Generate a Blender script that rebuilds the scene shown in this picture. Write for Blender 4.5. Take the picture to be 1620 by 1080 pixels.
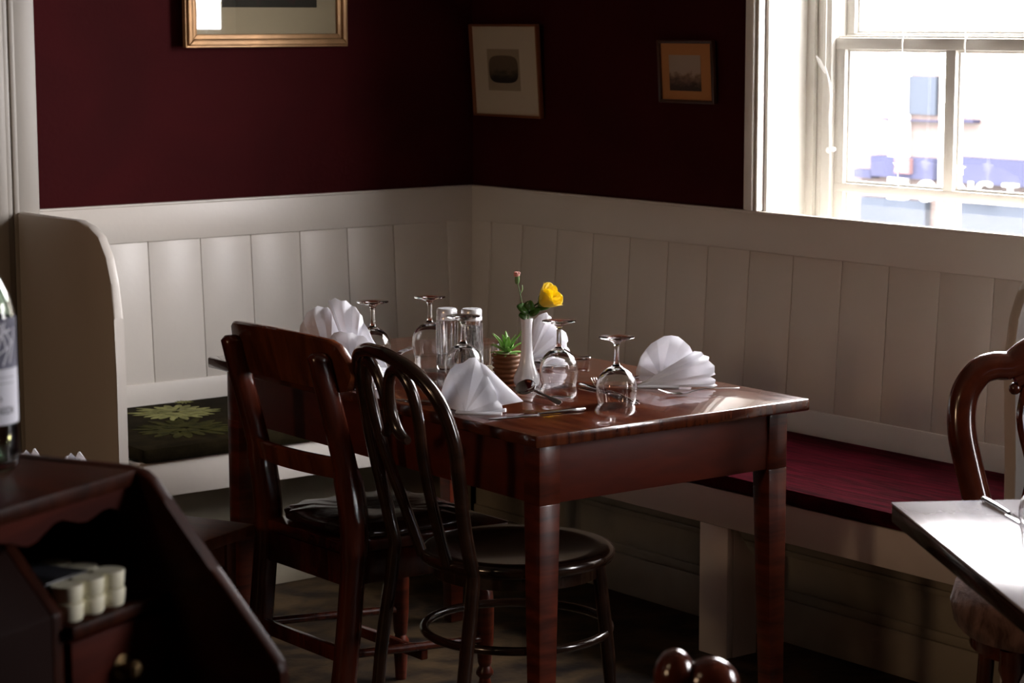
import bpy, bmesh, math, random
from mathutils import Vector, Matrix
random.seed(7)
for o in list(bpy.data.objects):
    bpy.data.objects.remove(o, do_unlink=True)
C = bpy.context.scene.collection
SC = bpy.context.scene

# ---------------------------------------------------------------- camera
FPX = 3568.9
FW = Vector((0.60880, 0.78083, -0.14030)).normalized()
RT = Vector((0.78842, -0.61514, -0.0015)); RT = (RT - FW * RT.dot(FW)).normalized()
UP = RT.cross(FW).normalized()
EYE = Vector((-4.3157, -5.7348, 1.547))
cam = bpy.data.cameras.new('camera')
cob = bpy.data.objects.new('camera', cam); C.objects.link(cob)
cob.matrix_world = Matrix(((RT.x, UP.x, -FW.x, EYE.x), (RT.y, UP.y, -FW.y, EYE.y), (RT.z, UP.z, -FW.z, EYE.z), (0, 0, 0, 1)))
cam.sensor_width = 36; cam.lens = FPX / 1620 * 36
cam.clip_start = 0.05; cam.clip_end = 200
cam.dof.use_dof = True; cam.dof.focus_distance = 4.95; cam.dof.aperture_fstop = 8.0
SC.camera = cob

# ---------------------------------------------------------------- light and exposure
w = bpy.data.worlds.new('overcast_sky'); SC.world = w; w.use_nodes = True
bg = w.node_tree.nodes['Background']
bg.inputs[0].default_value = (1.0, 0.965, 0.985, 1); bg.inputs[1].default_value = 34
SC.view_settings.view_transform = 'Standard'; SC.view_settings.look = 'None'
SC.view_settings.gamma = 1; SC.view_settings.exposure = 0.0
SC.view_settings.use_curve_mapping = False

def area(name, loc, target, sx, sy, energy, col, portal=False):
    l = bpy.data.lights.new(name, 'AREA'); l.shape = 'RECTANGLE'; l.size = sx; l.size_y = sy
    l.energy = energy; l.color = col
    o = bpy.data.objects.new(name, l); C.objects.link(o); o.location = loc
    o.rotation_euler = (Vector(target) - Vector(loc)).to_track_quat('-Z', 'Y').to_euler()
    if portal: l.cycles.is_portal = True
    return o
area('window_light_portal', (0.30, -2.015, 1.63), (-5, -2.015, 1.63), 1.36, 1.42, 1, (1, 1, 1), True)
area('far_window_light_portal', (0.30, -5.0, 1.63), (-5, -5.0, 1.63), 1.36, 1.42, 1, (1, 1, 1), True)
area('ceiling_fill_light', (-4.6, -3.6, 2.44), (-4.6, -3.6, 0), 0.3, 0.3, 3.0, (1, .70, .42))  # added weak warm fill; the lamp itself is invented
area('wall_fill_light', (-6.80, -3.0, 2.20), (0, -1.6, 1.2), 0.5, 0.5, 24.0, (1, .66, .40))  # added warm fill for surfaces facing the left wall

# ---------------------------------------------------------------- helpers
def ray(x, y): return FW + RT * ((x - 810) / FPX) - UP * ((y - 540) / FPX)
def at_x(x, y, X): r = ray(x, y); return EYE + r * ((X - EYE.x) / r.x)
def at_y(x, y, Y): r = ray(x, y); return EYE + r * ((Y - EYE.y) / r.y)
def at_z(x, y, Z): r = ray(x, y); return EYE + r * ((Z - EYE.z) / r.z)

def tag(o, label=None, cat=None, group=None, kind=None):
    if label: o['label'] = label
    if cat: o['category'] = cat
    if group: o['group'] = group
    if kind: o['kind'] = kind
    return o

def empty(name, loc=(0, 0, 0), rz=0, label=None, cat=None, group=None):
    o = bpy.data.objects.new(name, None); C.objects.link(o)
    o.empty_display_size = .05; o.location = loc; o.rotation_euler = (0, 0, rz)
    return tag(o, label, cat, group)

def copy_tree(o, parent=None):
    c = o.copy(); C.objects.link(c); c.parent = parent
    for ch in list(o.children): copy_tree(ch, c)
    return c

class MB:
    def __init__(s): s.b = bmesh.new(); s.M = Matrix.Identity(4)
    def v(s, p): return s.b.verts.new(s.M @ Vector(p))
    def face(s, vs):
        try: return s.b.faces.new(vs)
        except ValueError: return None
    def box(s, a, b, bev=0):
        x0, y0, z0 = [min(a[i], b[i]) for i in range(3)]; x1, y1, z1 = [max(a[i], b[i]) for i in range(3)]
        return s.hexa([(x0, y0, z0), (x1, y0, z0), (x1, y1, z0), (x0, y1, z0)], [(x0, y0, z1), (x1, y0, z1), (x1, y1, z1), (x0, y1, z1)], bev)
    def hexa(s, lo, hi, bev=0):
        L = [s.v(p) for p in lo]; H = [s.v(p) for p in hi]; n = len(L)
        fs = [s.face(L[::-1]), s.face(H)]
        for i in range(n): fs.append(s.face([L[i], L[(i + 1) % n], H[(i + 1) % n], H[i]]))
        if bev:
            es = set(e for f in fs for e in f.edges)
            bmesh.ops.bevel(s.b, geom=list(es), offset=bev, segments=2, profile=.5, affect='EDGES')
        return s
    def prism(s, pts, off, bev=0):
        """polygon pts (3d) extruded by vector off"""
        off = Vector(off)
        return s.hexa([Vector(p) for p in pts], [Vector(p) + off for p in pts], bev)
    def tube(s, pts, rad, n=10, caps=True, squash=None, closed=False):
        pts = [Vector(p) for p in pts]; m = len(pts)
        if not isinstance(rad, (list, tuple)): rad = [rad] * m
        rings = []; prev = None
        for i, p in enumerate(pts):
            if closed: t = pts[(i + 1) % m] - pts[i - 1]
            else: t = pts[min(i + 1, m - 1)] - pts[max(i - 1, 0)]
            t.normalize()
            if prev is None:
                a = Vector((0, 0, 1)) if abs(t.z) < .9 else Vector((1, 0, 0))
                u = (a - t * a.dot(t)).normalized()
            else: u = (prev - t * prev.dot(t)).normalized()
            prev = u; q = t.cross(u)
            k = squash or (1, 1)
            rings.append([s.v(p + (u * math.cos(2 * math.pi * j / n) * k[0] + q * math.sin(2 * math.pi * j / n) * k[1]) * rad[i]) for j in range(n)])
        R = list(range(m if closed else m - 1))
        for i in R:
            A = rings[i]; B = rings[(i + 1) % m]
            for j in range(n): s.face([A[j], A[(j + 1) % n], B[(j + 1) % n], B[j]])
        if caps and not closed: s.face(rings[0][::-1]); s.face(rings[-1])
        return s
    def lathe(s, prof, n=32, c=(0, 0, 0)):
        rings = []
        for r, z in prof:
            if r < 1e-6: rings.append([s.v((c[0], c[1], c[2] + z))])
            else: rings.append([s.v((c[0] + r * math.cos(2 * math.pi * j / n), c[1] + r * math.sin(2 * math.pi * j / n), c[2] + z)) for j in range(n)])
        for A, B in zip(rings, rings[1:]):
            for j in range(n):
                k = (j + 1) % n
                if len(A) == 1 and len(B) == 1: continue
                if len(A) == 1: s.face([A[0], B[k], B[j]])
                elif len(B) == 1: s.face([A[j], A[k], B[0]])
                else: s.face([A[j], A[k], B[k], B[j]])
        return s
    def grid(s, rows, close_u=False):
        V = [[s.v(p) for p in r] for r in rows]
        for i in range(len(V) - 1):
            n = len(V[i])
            for j in range(n if close_u else n - 1):
                s.face([V[i][j], V[i][(j + 1) % n], V[i + 1][(j + 1) % n], V[i + 1][j]])
        return s
    def ball(s, c, r, n=16, sc=(1, 1, 1)):
        m = n // 2
        rows = []
        for i in range(m + 1):
            a = math.pi * i / m
            rows.append((r * math.sin(a), -r * math.cos(a)))
        b2 = MB(); b2.M = s.M @ Matrix.Translation(c) @ Matrix.Diagonal((*sc, 1))
        b2.b.free(); b2.b = s.b
        rows[0] = (0, -r); rows[-1] = (0, r)
        b2.lathe(rows, n)
        return s
    def build(s, name, mat, parent=None, smooth=True, angle=40, mods=None, loc=None, rz=None):
        bmesh.ops.recalc_face_normals(s.b, faces=s.b.faces)
        me = bpy.data.meshes.new(name); s.b.to_mesh(me); s.b.free()
        if smooth:
            for p in me.polygons: p.use_smooth = True
            try: me.set_sharp_from_angle(angle=math.radians(angle))
            except Exception: pass
        me.materials.append(mat)
        o = bpy.data.objects.new(name, me); C.objects.link(o)
        if parent: o.parent = parent
        if loc: o.location = loc
        if rz is not None: o.rotation_euler = (0, 0, rz)
        for k, a in (mods or []):
            md = o.modifiers.new(k, k)
            for q, v_ in a.items(): setattr(md, q, v_)
        return o

def smooth_path(pts, n=6):
    """Catmull-Rom through pts"""
    P = [Vector(p) for p in pts]; out = []
    for i in range(len(P) - 1):
        a = P[max(i - 1, 0)]; b = P[i]; c = P[i + 1]; d = P[min(i + 2, len(P) - 1)]
        for k in range(n):
            t = k / n
            out.append(.5 * ((2 * b) + (c - a) * t + (2 * a - 5 * b + 4 * c - d) * t * t + (3 * b - a - 3 * c + d) * t ** 3))
    out.append(P[-1]); return out

# ---------------------------------------------------------------- materials
def mat(name, col, rough=.5, metal=0, coat=0, bump=0, bscale=40, var=0, vscale=6, stretch=(1, 1, 1), sheen=0, spec=.5, col2=None, trans=0, ior=1.45, coat_rough=.08, brough=0):
    m = bpy.data.materials.new(name); m.use_nodes = True
    nt = m.node_tree; p = nt.nodes['Principled BSDF']
    p.inputs['Base Color'].default_value = (*col, 1); p.inputs['Roughness'].default_value = rough
    p.inputs['Metallic'].default_value = metal; p.inputs['Coat Weight'].default_value = coat; p.inputs['Coat Roughness'].default_value = coat_rough
    p.inputs['Sheen Weight'].default_value = sheen; p.inputs['Specular IOR Level'].default_value = spec
    p.inputs['Transmission Weight'].default_value = trans; p.inputs['IOR'].default_value = ior
    tc = nt.nodes.new('ShaderNodeTexCoord'); mp = nt.nodes.new('ShaderNodeMapping'); mp.inputs['Scale'].default_value = stretch
    nt.links.new(tc.outputs['Object'], mp.inputs[0])
    if var or col2:
        n = nt.nodes.new('ShaderNodeTexNoise'); n.inputs['Scale'].default_value = vscale; n.inputs['Detail'].default_value = 6
        n.inputs['Distortion'].default_value = .6
        nt.links.new(mp.outputs[0], n.inputs['Vector'])
        cr = nt.nodes.new('ShaderNodeValToRGB')
        c2 = col2 or tuple(c * (1 - var) for c in col)
        c1 = col if col2 else tuple(min(1, c * (1 + var)) for c in col)
        cr.color_ramp.elements[0].position = .36; cr.color_ramp.elements[1].position = .66
        cr.color_ramp.elements[0].color = (*c2, 1); cr.color_ramp.elements[1].color = (*c1, 1)
        nt.links.new(n.outputs[0], cr.inputs[0]); nt.links.new(cr.outputs[0], p.inputs['Base Color'])
        if brough:
            mr = nt.nodes.new('ShaderNodeMapRange'); mr.inputs[3].default_value = rough * (1 - brough); mr.inputs[4].default_value = rough * (1 + brough)
            nt.links.new(n.outputs[0], mr.inputs[0]); nt.links.new(mr.outputs[0], p.inputs['Roughness'])
    if bump:
        n2 = nt.nodes.new('ShaderNodeTexNoise'); n2.inputs['Scale'].default_value = bscale; n2.inputs['Detail'].default_value = 4
        nt.links.new(mp.outputs[0], n2.inputs['Vector'])
        b = nt.nodes.new('ShaderNodeBump'); b.inputs['Strength'].default_value = bump; b.inputs['Distance'].default_value = .004
        nt.links.new(n2.outputs[0], b.inputs['Height']); nt.links.new(b.outputs[0], p.inputs['Normal'])
    return m

def thin_glass(name, f=.10, tint=(1, 1, 1)):
    m = bpy.data.materials.new(name); m.use_nodes = True; nt = m.node_tree
    for n in list(nt.nodes): nt.nodes.remove(n)
    o = nt.nodes.new('ShaderNodeOutputMaterial'); t = nt.nodes.new('ShaderNodeBsdfTransparent'); g = nt.nodes.new('ShaderNodeBsdfGlossy')
    t.inputs[0].default_value = (*tint, 1); g.inputs['Roughness'].default_value = .02
    mx = nt.nodes.new('ShaderNodeMixShader'); lw_ = nt.nodes.new('ShaderNodeLayerWeight'); lw_.inputs[0].default_value = .5
    pw_ = nt.nodes.new('ShaderNodeMath'); pw_.operation = 'POWER'; pw_.inputs[1].default_value = 5
    fr = nt.nodes.new('ShaderNodeMath'); fr.operation = 'MULTIPLY_ADD'; fr.inputs[1].default_value = .93; fr.inputs[2].default_value = .045
    nt.links.new(lw_.outputs['Facing'], pw_.inputs[0]); nt.links.new(pw_.outputs[0], fr.inputs[0]); nt.links.new(fr.outputs[0], mx.inputs[0]); nt.links.new(t.outputs[0], mx.inputs[1]); nt.links.new(g.outputs[0], mx.inputs[2])
    nt.links.new(mx.outputs[0], o.inputs[0]); return m

M = {}
M['maroon'] = mat('maroon_wall_paint', (.036, .0017, .0026), .8, spec=.12, bump=.25, bscale=60, var=.12, vscale=3)
M['cream'] = mat('cream_gloss_paint', (.66, .615, .56), .38, bump=.12, bscale=30, var=.03, vscale=2)
M['kick'] = mat('shaded_kick_paint', (.30, .265, .20), .5, bump=.15, bscale=30, var=.15, vscale=4)  # darker than the cream: under-bench shade is put into this colour
M['white_paint'] = mat('white_window_paint', (.80, .78, .72), .35, bump=.06, bscale=40)
M['ceiling'] = mat('ceiling_paint', (.25, .22, .18), .8)
M['floor'] = mat('dark_patterned_floor', (.060, .036, .015), .6, spec=.2, col2=(.006, .003, .002), vscale=9, bump=.3, bscale=50)
M['mahog'] = mat('mahogany_varnish', (.085, .014, .005), .32, coat=.3, var=.45, vscale=5, stretch=(1.2, 1.2, 9), bump=.05, bscale=60)
M['tabletop'] = mat('polished_table_top', (.12, .027, .008), .20, coat=.75, col2=(.042, .009, .004), vscale=4, stretch=(9, 1.1, 1), bump=.015, bscale=18, coat_rough=.035, brough=.3)
M['tabledark'] = mat('table_apron_wood', (.10, .014, .005), .5, spec=.25, col2=(.075, .012, .0055), vscale=4, stretch=(2, 2, 7))
M['bentwood'] = mat('dark_bentwood', (.022, .009, .005), .2, coat=.7, var=.4, vscale=8, stretch=(1, 1, 4))
M['chairwood'] = mat('red_brown_chair_wood', (.115, .020, .007), .24, coat=.45, col2=(.05, .009, .004), vscale=4, stretch=(7, 7, 1.1))
M['chairrail'] = mat('red_brown_rail_wood', (.15, .038, .012), .24, coat=.4, col2=(.07, .015, .006), vscale=5, stretch=(3, 5, 1))
M['stool'] = mat('stool_wood', (.17, .045, .018), .45, spec=.3, col2=(.10, .025, .01), vscale=4, stretch=(2, 9, 4))
M['balloon'] = mat('balloon_back_wood', (.085, .017, .007), .18, coat=.7, var=.35, vscale=6, stretch=(2, 2, 2))
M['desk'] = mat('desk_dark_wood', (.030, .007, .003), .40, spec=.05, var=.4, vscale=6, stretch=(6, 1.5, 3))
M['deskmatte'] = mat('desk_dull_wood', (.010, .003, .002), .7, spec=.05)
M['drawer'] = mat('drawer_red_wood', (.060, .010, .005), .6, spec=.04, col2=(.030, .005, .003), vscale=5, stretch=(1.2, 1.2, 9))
M['olive'] = mat('dark_olive_upholstery', (.014, .010, .004), .9, spec=.05, bump=.2, bscale=220, var=.3, vscale=20)
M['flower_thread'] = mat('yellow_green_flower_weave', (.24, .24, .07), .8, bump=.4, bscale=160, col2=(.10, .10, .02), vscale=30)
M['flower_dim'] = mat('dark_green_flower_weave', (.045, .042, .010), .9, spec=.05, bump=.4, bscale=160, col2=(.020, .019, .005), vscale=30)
M['velvet'] = mat('burgundy_velvet', (.060, .0020, .0075), .85, spec=.04, col2=(.020, .0008, .002), vscale=14, stretch=(6, .5, 1), bump=.3, bscale=90)
M['brown_velvet'] = mat('brown_crushed_velvet', (.24, .14, .115), .85, spec=.1, sheen=.15, col2=(.08, .04, .03), vscale=22, stretch=(1, 2.5, 1), bump=.8, bscale=45)
M['leather'] = mat('dark_seat_pad', (.020, .008, .005), .22, coat=.3, bump=.2, bscale=60)
M['napkin'] = mat('white_paper_napkin', (.90, .90, .94), .75, bump=.15, bscale=120)
def translucent(m, col, f):
    nt = m.node_tree; p = nt.nodes['Principled BSDF']; out = [n for n in nt.nodes if n.type == 'OUTPUT_MATERIAL'][0]
    t = nt.nodes.new('ShaderNodeBsdfTranslucent'); t.inputs[0].default_value = (*col, 1); x = nt.nodes.new('ShaderNodeMixShader'); x.inputs[0].default_value = f
    nt.links.new(p.outputs[0], x.inputs[1]); nt.links.new(t.outputs[0], x.inputs[2]); nt.links.new(x.outputs[0], out.inputs[0])
translucent(M['napkin'], (.95, .95, .98), .34)
M['steel'] = mat('polished_cutlery_steel', (.62, .62, .62), .12, metal=1)
M['vase'] = mat('white_glazed_porcelain', (.90, .89, .91), .12, coat=.6)
M['pot'] = mat('brown_ribbed_pot', (.22, .090, .036), .6, var=.25, vscale=12, bump=.2, bscale=60)
M['gravel'] = mat('pale_pot_grit', (.42, .36, .26), .9, bump=1, bscale=160, col2=(.15, .11, .07), vscale=160)
M['leaf'] = mat('succulent_green', (.38, .60, .20), .4, col2=(.20, .42, .10), vscale=18, coat=.2)
M['leafdark'] = mat('rose_leaf_green', (.035, .10, .012), .35, var=.3, vscale=20, coat=.3)
M['stem'] = mat('flower_stem_green', (.16, .27, .09), .5)
M['yellow'] = mat('yellow_rose_petal', (.95, .76, .035), .5, var=.08, vscale=12, sheen=.2)
M['pink'] = mat('coral_pink_bud', (.80, .22, .18), .5, col2=(.90, .55, .48), vscale=60)
M['glass'] = mat('clear_glass', (1, 1, 1), .0, trans=1, ior=1.47)
M['pane'] = thin_glass('window_pane_glass')
M['picglass'] = thin_glass('picture_glass')
M['gilt'] = mat('gilt_frame', (.34, .19, .085), .42, metal=.45, var=.2, vscale=8, bump=.15, bscale=40)
M['darkframe'] = mat('dark_wood_frame', (.05, .018, .008), .4, var=.3, vscale=12)
M['thinframe'] = mat('thin_copper_brown_frame', (.22, .075, .03), .35, metal=.3)
M['mat_board'] = mat('cream_mount_board', (.36, .30, .19), .85)
M['ivory'] = mat('ivory_mount_board', (.60, .52, .40), .85)
M['tan'] = mat('tan_orange_mount_board', (.50, .23, .075), .85)
M['salt'] = mat('white_salt', (.85, .85, .85), .9, bump=.8, bscale=400)
M['pepper'] = mat('peppercorn_brown', (.12, .10, .09), .9, col2=(.5, .5, .5), vscale=120)
M['captop'] = mat('brushed_shaker_cap', (.85, .85, .87), .25, metal=.35)
M['wax'] = mat('pale_candle_wax', (.80, .76, .58), .45)
M['black'] = mat('black_print', (.012, .012, .013), .35)
M['greytext'] = mat('grey_print', (.07, .07, .09), .6)
M['label_white'] = mat('white_paper_label', (.78, .78, .86), .6)
M['label_grey'] = mat('slate_grey_label', (.13, .13, .18), .6, var=.2, vscale=30)
M['green_glass'] = mat('pale_green_bottle_glass', (.80, .95, .84), .0, trans=1, ior=1.48)
M['brass'] = mat('aged_brass', (.20, .13, .06), .4, metal=.9)
M['ornament'] = mat('white_felt_ornament', (.85, .84, .80), .8)
translucent(M['ornament'], (.9, .9, .88), .6); translucent(M['yellow'], (.98, .82, .05), .4); translucent(M['leaf'], (.3, .6, .1), .25)
M['skyblue'] = mat('blue_shop_fascia', (.031, .033, .054), .6, spec=0)
M['signwhite'] = mat('white_sign_letters', (.85, .85, .80), .6, spec=0)
M['bluegrey'] = mat('blue_grey_window', (.036, .042, .052), .3, spec=0)
M['renderwhite'] = mat('white_masonry', (.8, .8, .74), .7, spec=0)
M['slate'] = mat('slate_sill', (.028, .028, .045), .7, spec=0)
M['asphalt'] = mat('grey_asphalt', (.12, .12, .12), .9, bump=.5, bscale=60)

def picture_mat(name, sky, mid, dark, horizon=.5, scale=10, seed=0):
    m = bpy.data.materials.new(name); m.use_nodes = True; nt = m.node_tree; p = nt.nodes['Principled BSDF']; p.inputs['Roughness'].default_value = .8
    tc = nt.nodes.new('ShaderNodeTexCoord'); sp = nt.nodes.new('ShaderNodeSeparateXYZ'); nt.links.new(tc.outputs['Generated'], sp.inputs[0])
    n = nt.nodes.new('ShaderNodeTexNoise'); n.inputs['Scale'].default_value = scale; n.inputs['Detail'].default_value = 5
    mp = nt.nodes.new('ShaderNodeMapping'); mp.inputs['Location'].default_value = (seed, seed, 0)
    nt.links.new(tc.outputs['Generated'], mp.inputs[0]); nt.links.new(mp.outputs[0], n.inputs['Vector'])
    ma = nt.nodes.new('ShaderNodeMath'); ma.operation = 'MULTIPLY_ADD'; ma.inputs[1].default_value = .55
    nt.links.new(n.outputs[0], ma.inputs[0]); nt.links.new(sp.outputs['Z'], ma.inputs[2])
    cr = nt.nodes.new('ShaderNodeValToRGB'); e = cr.color_ramp.elements
    h = horizon + .27
    e[0].position = h - .25; e[0].color = (*dark, 1); e[1].position = h + .12; e[1].color = (*sky, 1)
    k = e.new(h - .02); k.color = (*mid, 1)
    nt.links.new(ma.outputs[0], cr.inputs[0]); nt.links.new(cr.outputs[0], p.inputs['Base Color']); return m

def brick_mat():
    m = bpy.data.materials.new('pink_brick'); m.use_nodes = True; nt = m.node_tree; p = nt.nodes['Principled BSDF']; p.inputs['Roughness'].default_value = .85; p.inputs['Specular IOR Level'].default_value = 0
    tc = nt.nodes.new('ShaderNodeTexCoord'); sp = nt.nodes.new('ShaderNodeSeparateXYZ'); cb = nt.nodes.new('ShaderNodeCombineXYZ')
    nt.links.new(tc.outputs['Object'], sp.inputs[0]); nt.links.new(sp.outputs['Y'], cb.inputs[0]); nt.links.new(sp.outputs['Z'], cb.inputs[1])
    b = nt.nodes.new('ShaderNodeTexBrick'); nt.links.new(cb.outputs[0], b.inputs['Vector'])
    b.inputs['Scale'].default_value = 1; b.inputs['Brick Width'].default_value = .22; b.inputs['Row Height'].default_value = .075; b.inputs['Mortar Size'].default_value = .008
    b.inputs['Color1'].default_value = (.098, .078, .072, 1); b.inputs['Color2'].default_value = (.085, .071, .067, 1); b.inputs['Mortar'].default_value = (.10, .09, .082, 1)
    nt.links.new(b.outputs[0], p.inputs['Base Color']); return m
M['brick'] = brick_mat()

# ---------------------------------------------------------------- the room
ZD, ZT, ZB, ZR = 1.0352, .9250, .5191, .4668     # dado top, board top, board bottom, rail bottom
RK = .0576
def off(z): return -RK * (ZD - z)
RX0, RY0, CH = -7.0, -8.0, 2.5
def struct(name, mb, m, parent=None, **k):
    o = mb.build(name, m, parent, **k)
    if not parent: o['kind'] = 'structure'
    return o
struct('floor', MB().box((RX0 - .2, RY0 - .2, -.1), (.25, .2, 0)), M['floor'], smooth=False)
struct('ceiling', MB().box((RX0 - .2, RY0 - .2, CH), (.25, .2, CH + .1)), M['ceiling'], smooth=False)
struct('wall_back', MB().box((RX0 - .2, 0, 0), (.25, .2, CH)), M['maroon'], smooth=False)
struct('wall_left', MB().box((RX0 - .2, RY0, 0), (RX0, 0, CH)), M['maroon'], smooth=False)
struct('wall_front', MB().box((RX0 - .2, RY0 - .2, 0), (.25, RY0, CH)), M['maroon'], smooth=False)
# window wall with two openings
WY = [(-2.71, -1.315), (-5.70, -4.305)]; WZ0, WZ1 = .93, 2.33
mb = MB()
mb.box((0, -1.315, 0), (.25, 0, CH)); mb.box((0, -4.305, 0), (.25, -2.71, CH)); mb.box((0, RY0, 0), (.25, -5.70, CH))
for a, b in WY: mb.box((0, a, 0), (.25, b, WZ0)); mb.box((0, a, WZ1), (.25, b, CH))
struct('wall_right', mb, M['maroon'], smooth=False)

def window(n, y1):
    """y1 = left (greater Y) side of the opening; 1.395 wide"""
    y0 = y1 - 1.395
    t = empty('window_%d' % n, (.14, (y0 + y1) / 2, WZ0)); t['kind'] = 'structure'
    T = Matrix.Translation((-.14, -(y0 + y1) / 2, -WZ0))
    def P(): m_ = MB(); m_.M = T; return m_
    # lining of the reveal
    m_ = P(); m_.box((-.0, y1 - .012, WZ0), (.145, y1, WZ1)); m_.box((0, y0, WZ0), (.145, y0 + .012, WZ1)); m_.box((0, y0, WZ1 - .012), (.145, y1, WZ1))
    m_.build('reveal_lining', M['white_paint'], t, smooth=False)
    m_ = P(); m_.box((-.0, y0, WZ0 - .005), (.145, y1, WZ0 + .018), .004); m_.build('window_sill', M['white_paint'], t)
    # casing
    for a, b, nm in ((y1, y1 + .062, 'casing'), (y0 - .062, y0, 'casing')):
        m_ = P(); m_.box((-.018, a, ZD if n == 1 else WZ0), (0, b, WZ1 + .06), .004)
        m_.box((-.030, a + .016, ZD if n == 1 else WZ0), (-.016, b - .022, WZ1 + .045), .005)
        m_.box((-.024, a + .002, ZD if n == 1 else WZ0), (-.016, a + .010, WZ1 + .05), .003); m_.build(nm, M['white_paint'], t)
    m_ = P(); m_.box((-.018, y0, WZ1), (0, y1, WZ1 + .06), .004); m_.build('casing', M['white_paint'], t)
    # box frame with mouldings
    for s_, e in ((1, y1 - .012), (-1, y0 + .012)):
        m_ = P(); m_.box((.145, e, WZ0), (.25, e - s_ * .028, WZ1)); m_.box((.158, e - s_ * .028, WZ0), (.25, e - s_ * .052, WZ1), .004)
        m_.box((.150, e - s_ * .052, WZ0), (.25, e - s_ * .088, WZ1), .006); m_.build('frame_side', M['white_paint'], t)
    m_ = P(); m_.box((.145, y0, WZ1 - .10), (.25, y1, WZ1 - .012), .003); m_.build('frame_head', M['white_paint'], t)
    ya, yb = y0 + .10, y1 - .10
    # lower sash
    def bars(name, boxes, x0, x1):
        m_ = P()
        for (a, b) in boxes:
            e_ = .0012 if (b[1] - a[1]) > (b[0] - a[0]) else 0
            m_.box((x0 + e_, a[0], a[1] + e_), (x1 - e_, b[0], b[1] - e_), .003)
            xi = x0 + (x1 - x0) * .45
            m_.box((xi + e_, a[0] - .006, a[1] - .006 + e_), (x1 + .004 - e_, b[0] + .006, b[1] + .006 - e_), .002)
        m_.build(name, M['white_paint'], t)
    zc = 1.486
    pw = (yb - ya - .04 * 2 - .034 * 2) / 3
    m0 = yb - .04 - pw; m1 = m0 - .034 - pw
    bars('lower_sash', [((ya, 1.472), (yb, 1.503)), ((ya, WZ0 + .016), (yb, .985)), ((ya, WZ0 + .016), (ya + .035, 1.5)), ((yb - .035, WZ0 + .016), (yb, 1.5)),
                        ((ya, 1.088), (yb, 1.112)), ((m0 - .034, .96), (m0, 1.49)), ((m1 - .034, .96), (m1, 1.49))], .165, .195)
    bars('upper_sash', [((ya, 1.485), (yb, 1.515)), ((ya, WZ1 - .12), (yb, WZ1 - .08)), ((ya, 1.5), (ya + .03, WZ1 - .1)), ((yb - .03, 1.5), (yb, WZ1 - .1))], .205, .235)
    m_ = P(); m_.box((.182, ya + .01, .95), (.185, yb - .01, 1.49)); m_.build('pane', M['pane'], t, smooth=False)
    m_ = P(); m_.box((.220, ya + .01, 1.50), (.223, yb - .01, WZ1 - .10)); m_.build('pane', M['pane'], t, smooth=False)
    return t
window(1, -1.315); window(2, -4.305)

# door casing at the left edge of the picture
mb = MB(); mb.box((-1.585, -.028, 0), (-1.518, .0, CH), .004)
mb.box((-1.60, -.040, 0), (-1.583, 0, CH), .006); mb.box((-1.622, -.034, 0), (-1.598, 0, CH), .006)
mb.box((-1.66, -.050, 0), (-1.620, 0, CH), .008); mb.box((-1.76, -.022, 0), (-1.655, 0, CH), .004)
struct('trim_1', mb, mat('aged_casing_paint', (.34, .31, .27), .45, bump=.1, bscale=30))

# raked tongue-and-groove back of the corner bench, one thing per wall
XL = -1.50
YE = -2.70
def panelling(name, label, along, end, seams):
    """along='x': on the back wall, x from end..0 ; along='y': on the window wall"""
    t = empty(name, (0, 0, 0), 0, label, 'wall panelling')
    def Q(s, d, z): return (s, off(z) - d, z) if along == 'x' else (off(z) - d, s, z)
    def slab(m_, s0, s1, z0, z1, d0, d1, bev=0.003):
        m_.hexa([Q(s0, d0, z0), Q(s1, d0, z0), Q(s1, d1, z0), Q(s0, d1, z0)], [Q(s0, d0, z1), Q(s1, d0, z1), Q(s1, d1, z1), Q(s0, d1, z1)], bev)
    m_ = MB(); s1 = 0
    slab(m_, end, s1, ZT, ZD - .001, -.0, .014); 
    slab(m_, end, s1, ZD - .008, ZD, -.0, .018, .003)
    m_.build('top_rail', M['cream'], t)
    m_ = MB(); slab(m_, end, s1, .40, ZB, -.02, .012); m_.build('bottom_rail', M['cream'], t)
    m_ = MB(); slab(m_, -.115, 0, ZB, ZT, -.02, .012); m_.build('corner_stile', M['cream'], t)
    edges = [-.115] + seams + [end]
    for a, b in zip(edges, edges[1:]):
        m_ = MB(); slab(m_, b + .0011, a - .0011, ZB - .005, ZT + .005, -.02, .006, .0012); m_.build('board', M['cream'], t)
    m_ = MB()
    slab(m_, end, 0, ZB, ZT, -.03, -.004, 0); m_.build('groove_backing', M['cream'], t, smooth=False)
    return t
seL = [-.115 - .001]; 
seamsL = [-.32, -.492, -.663, -.834, -1.005, -1.177, -1.349]
seamsR = [-.27, -.44, -.61, -.777, -.944, -1.11, -1.277, -1.445, -1.625, -1.79, -1.962, -2.135, -2.31, -2.49]
panelling('bench_back_panelling', 'cream tongue-and-groove panelling on the back wall left of the corner', 'x', -1.575, seamsL)
panelling('bench_back_panelling', 'cream tongue-and-groove panelling below the window, right of the corner', 'y', YE, seamsR)

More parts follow.
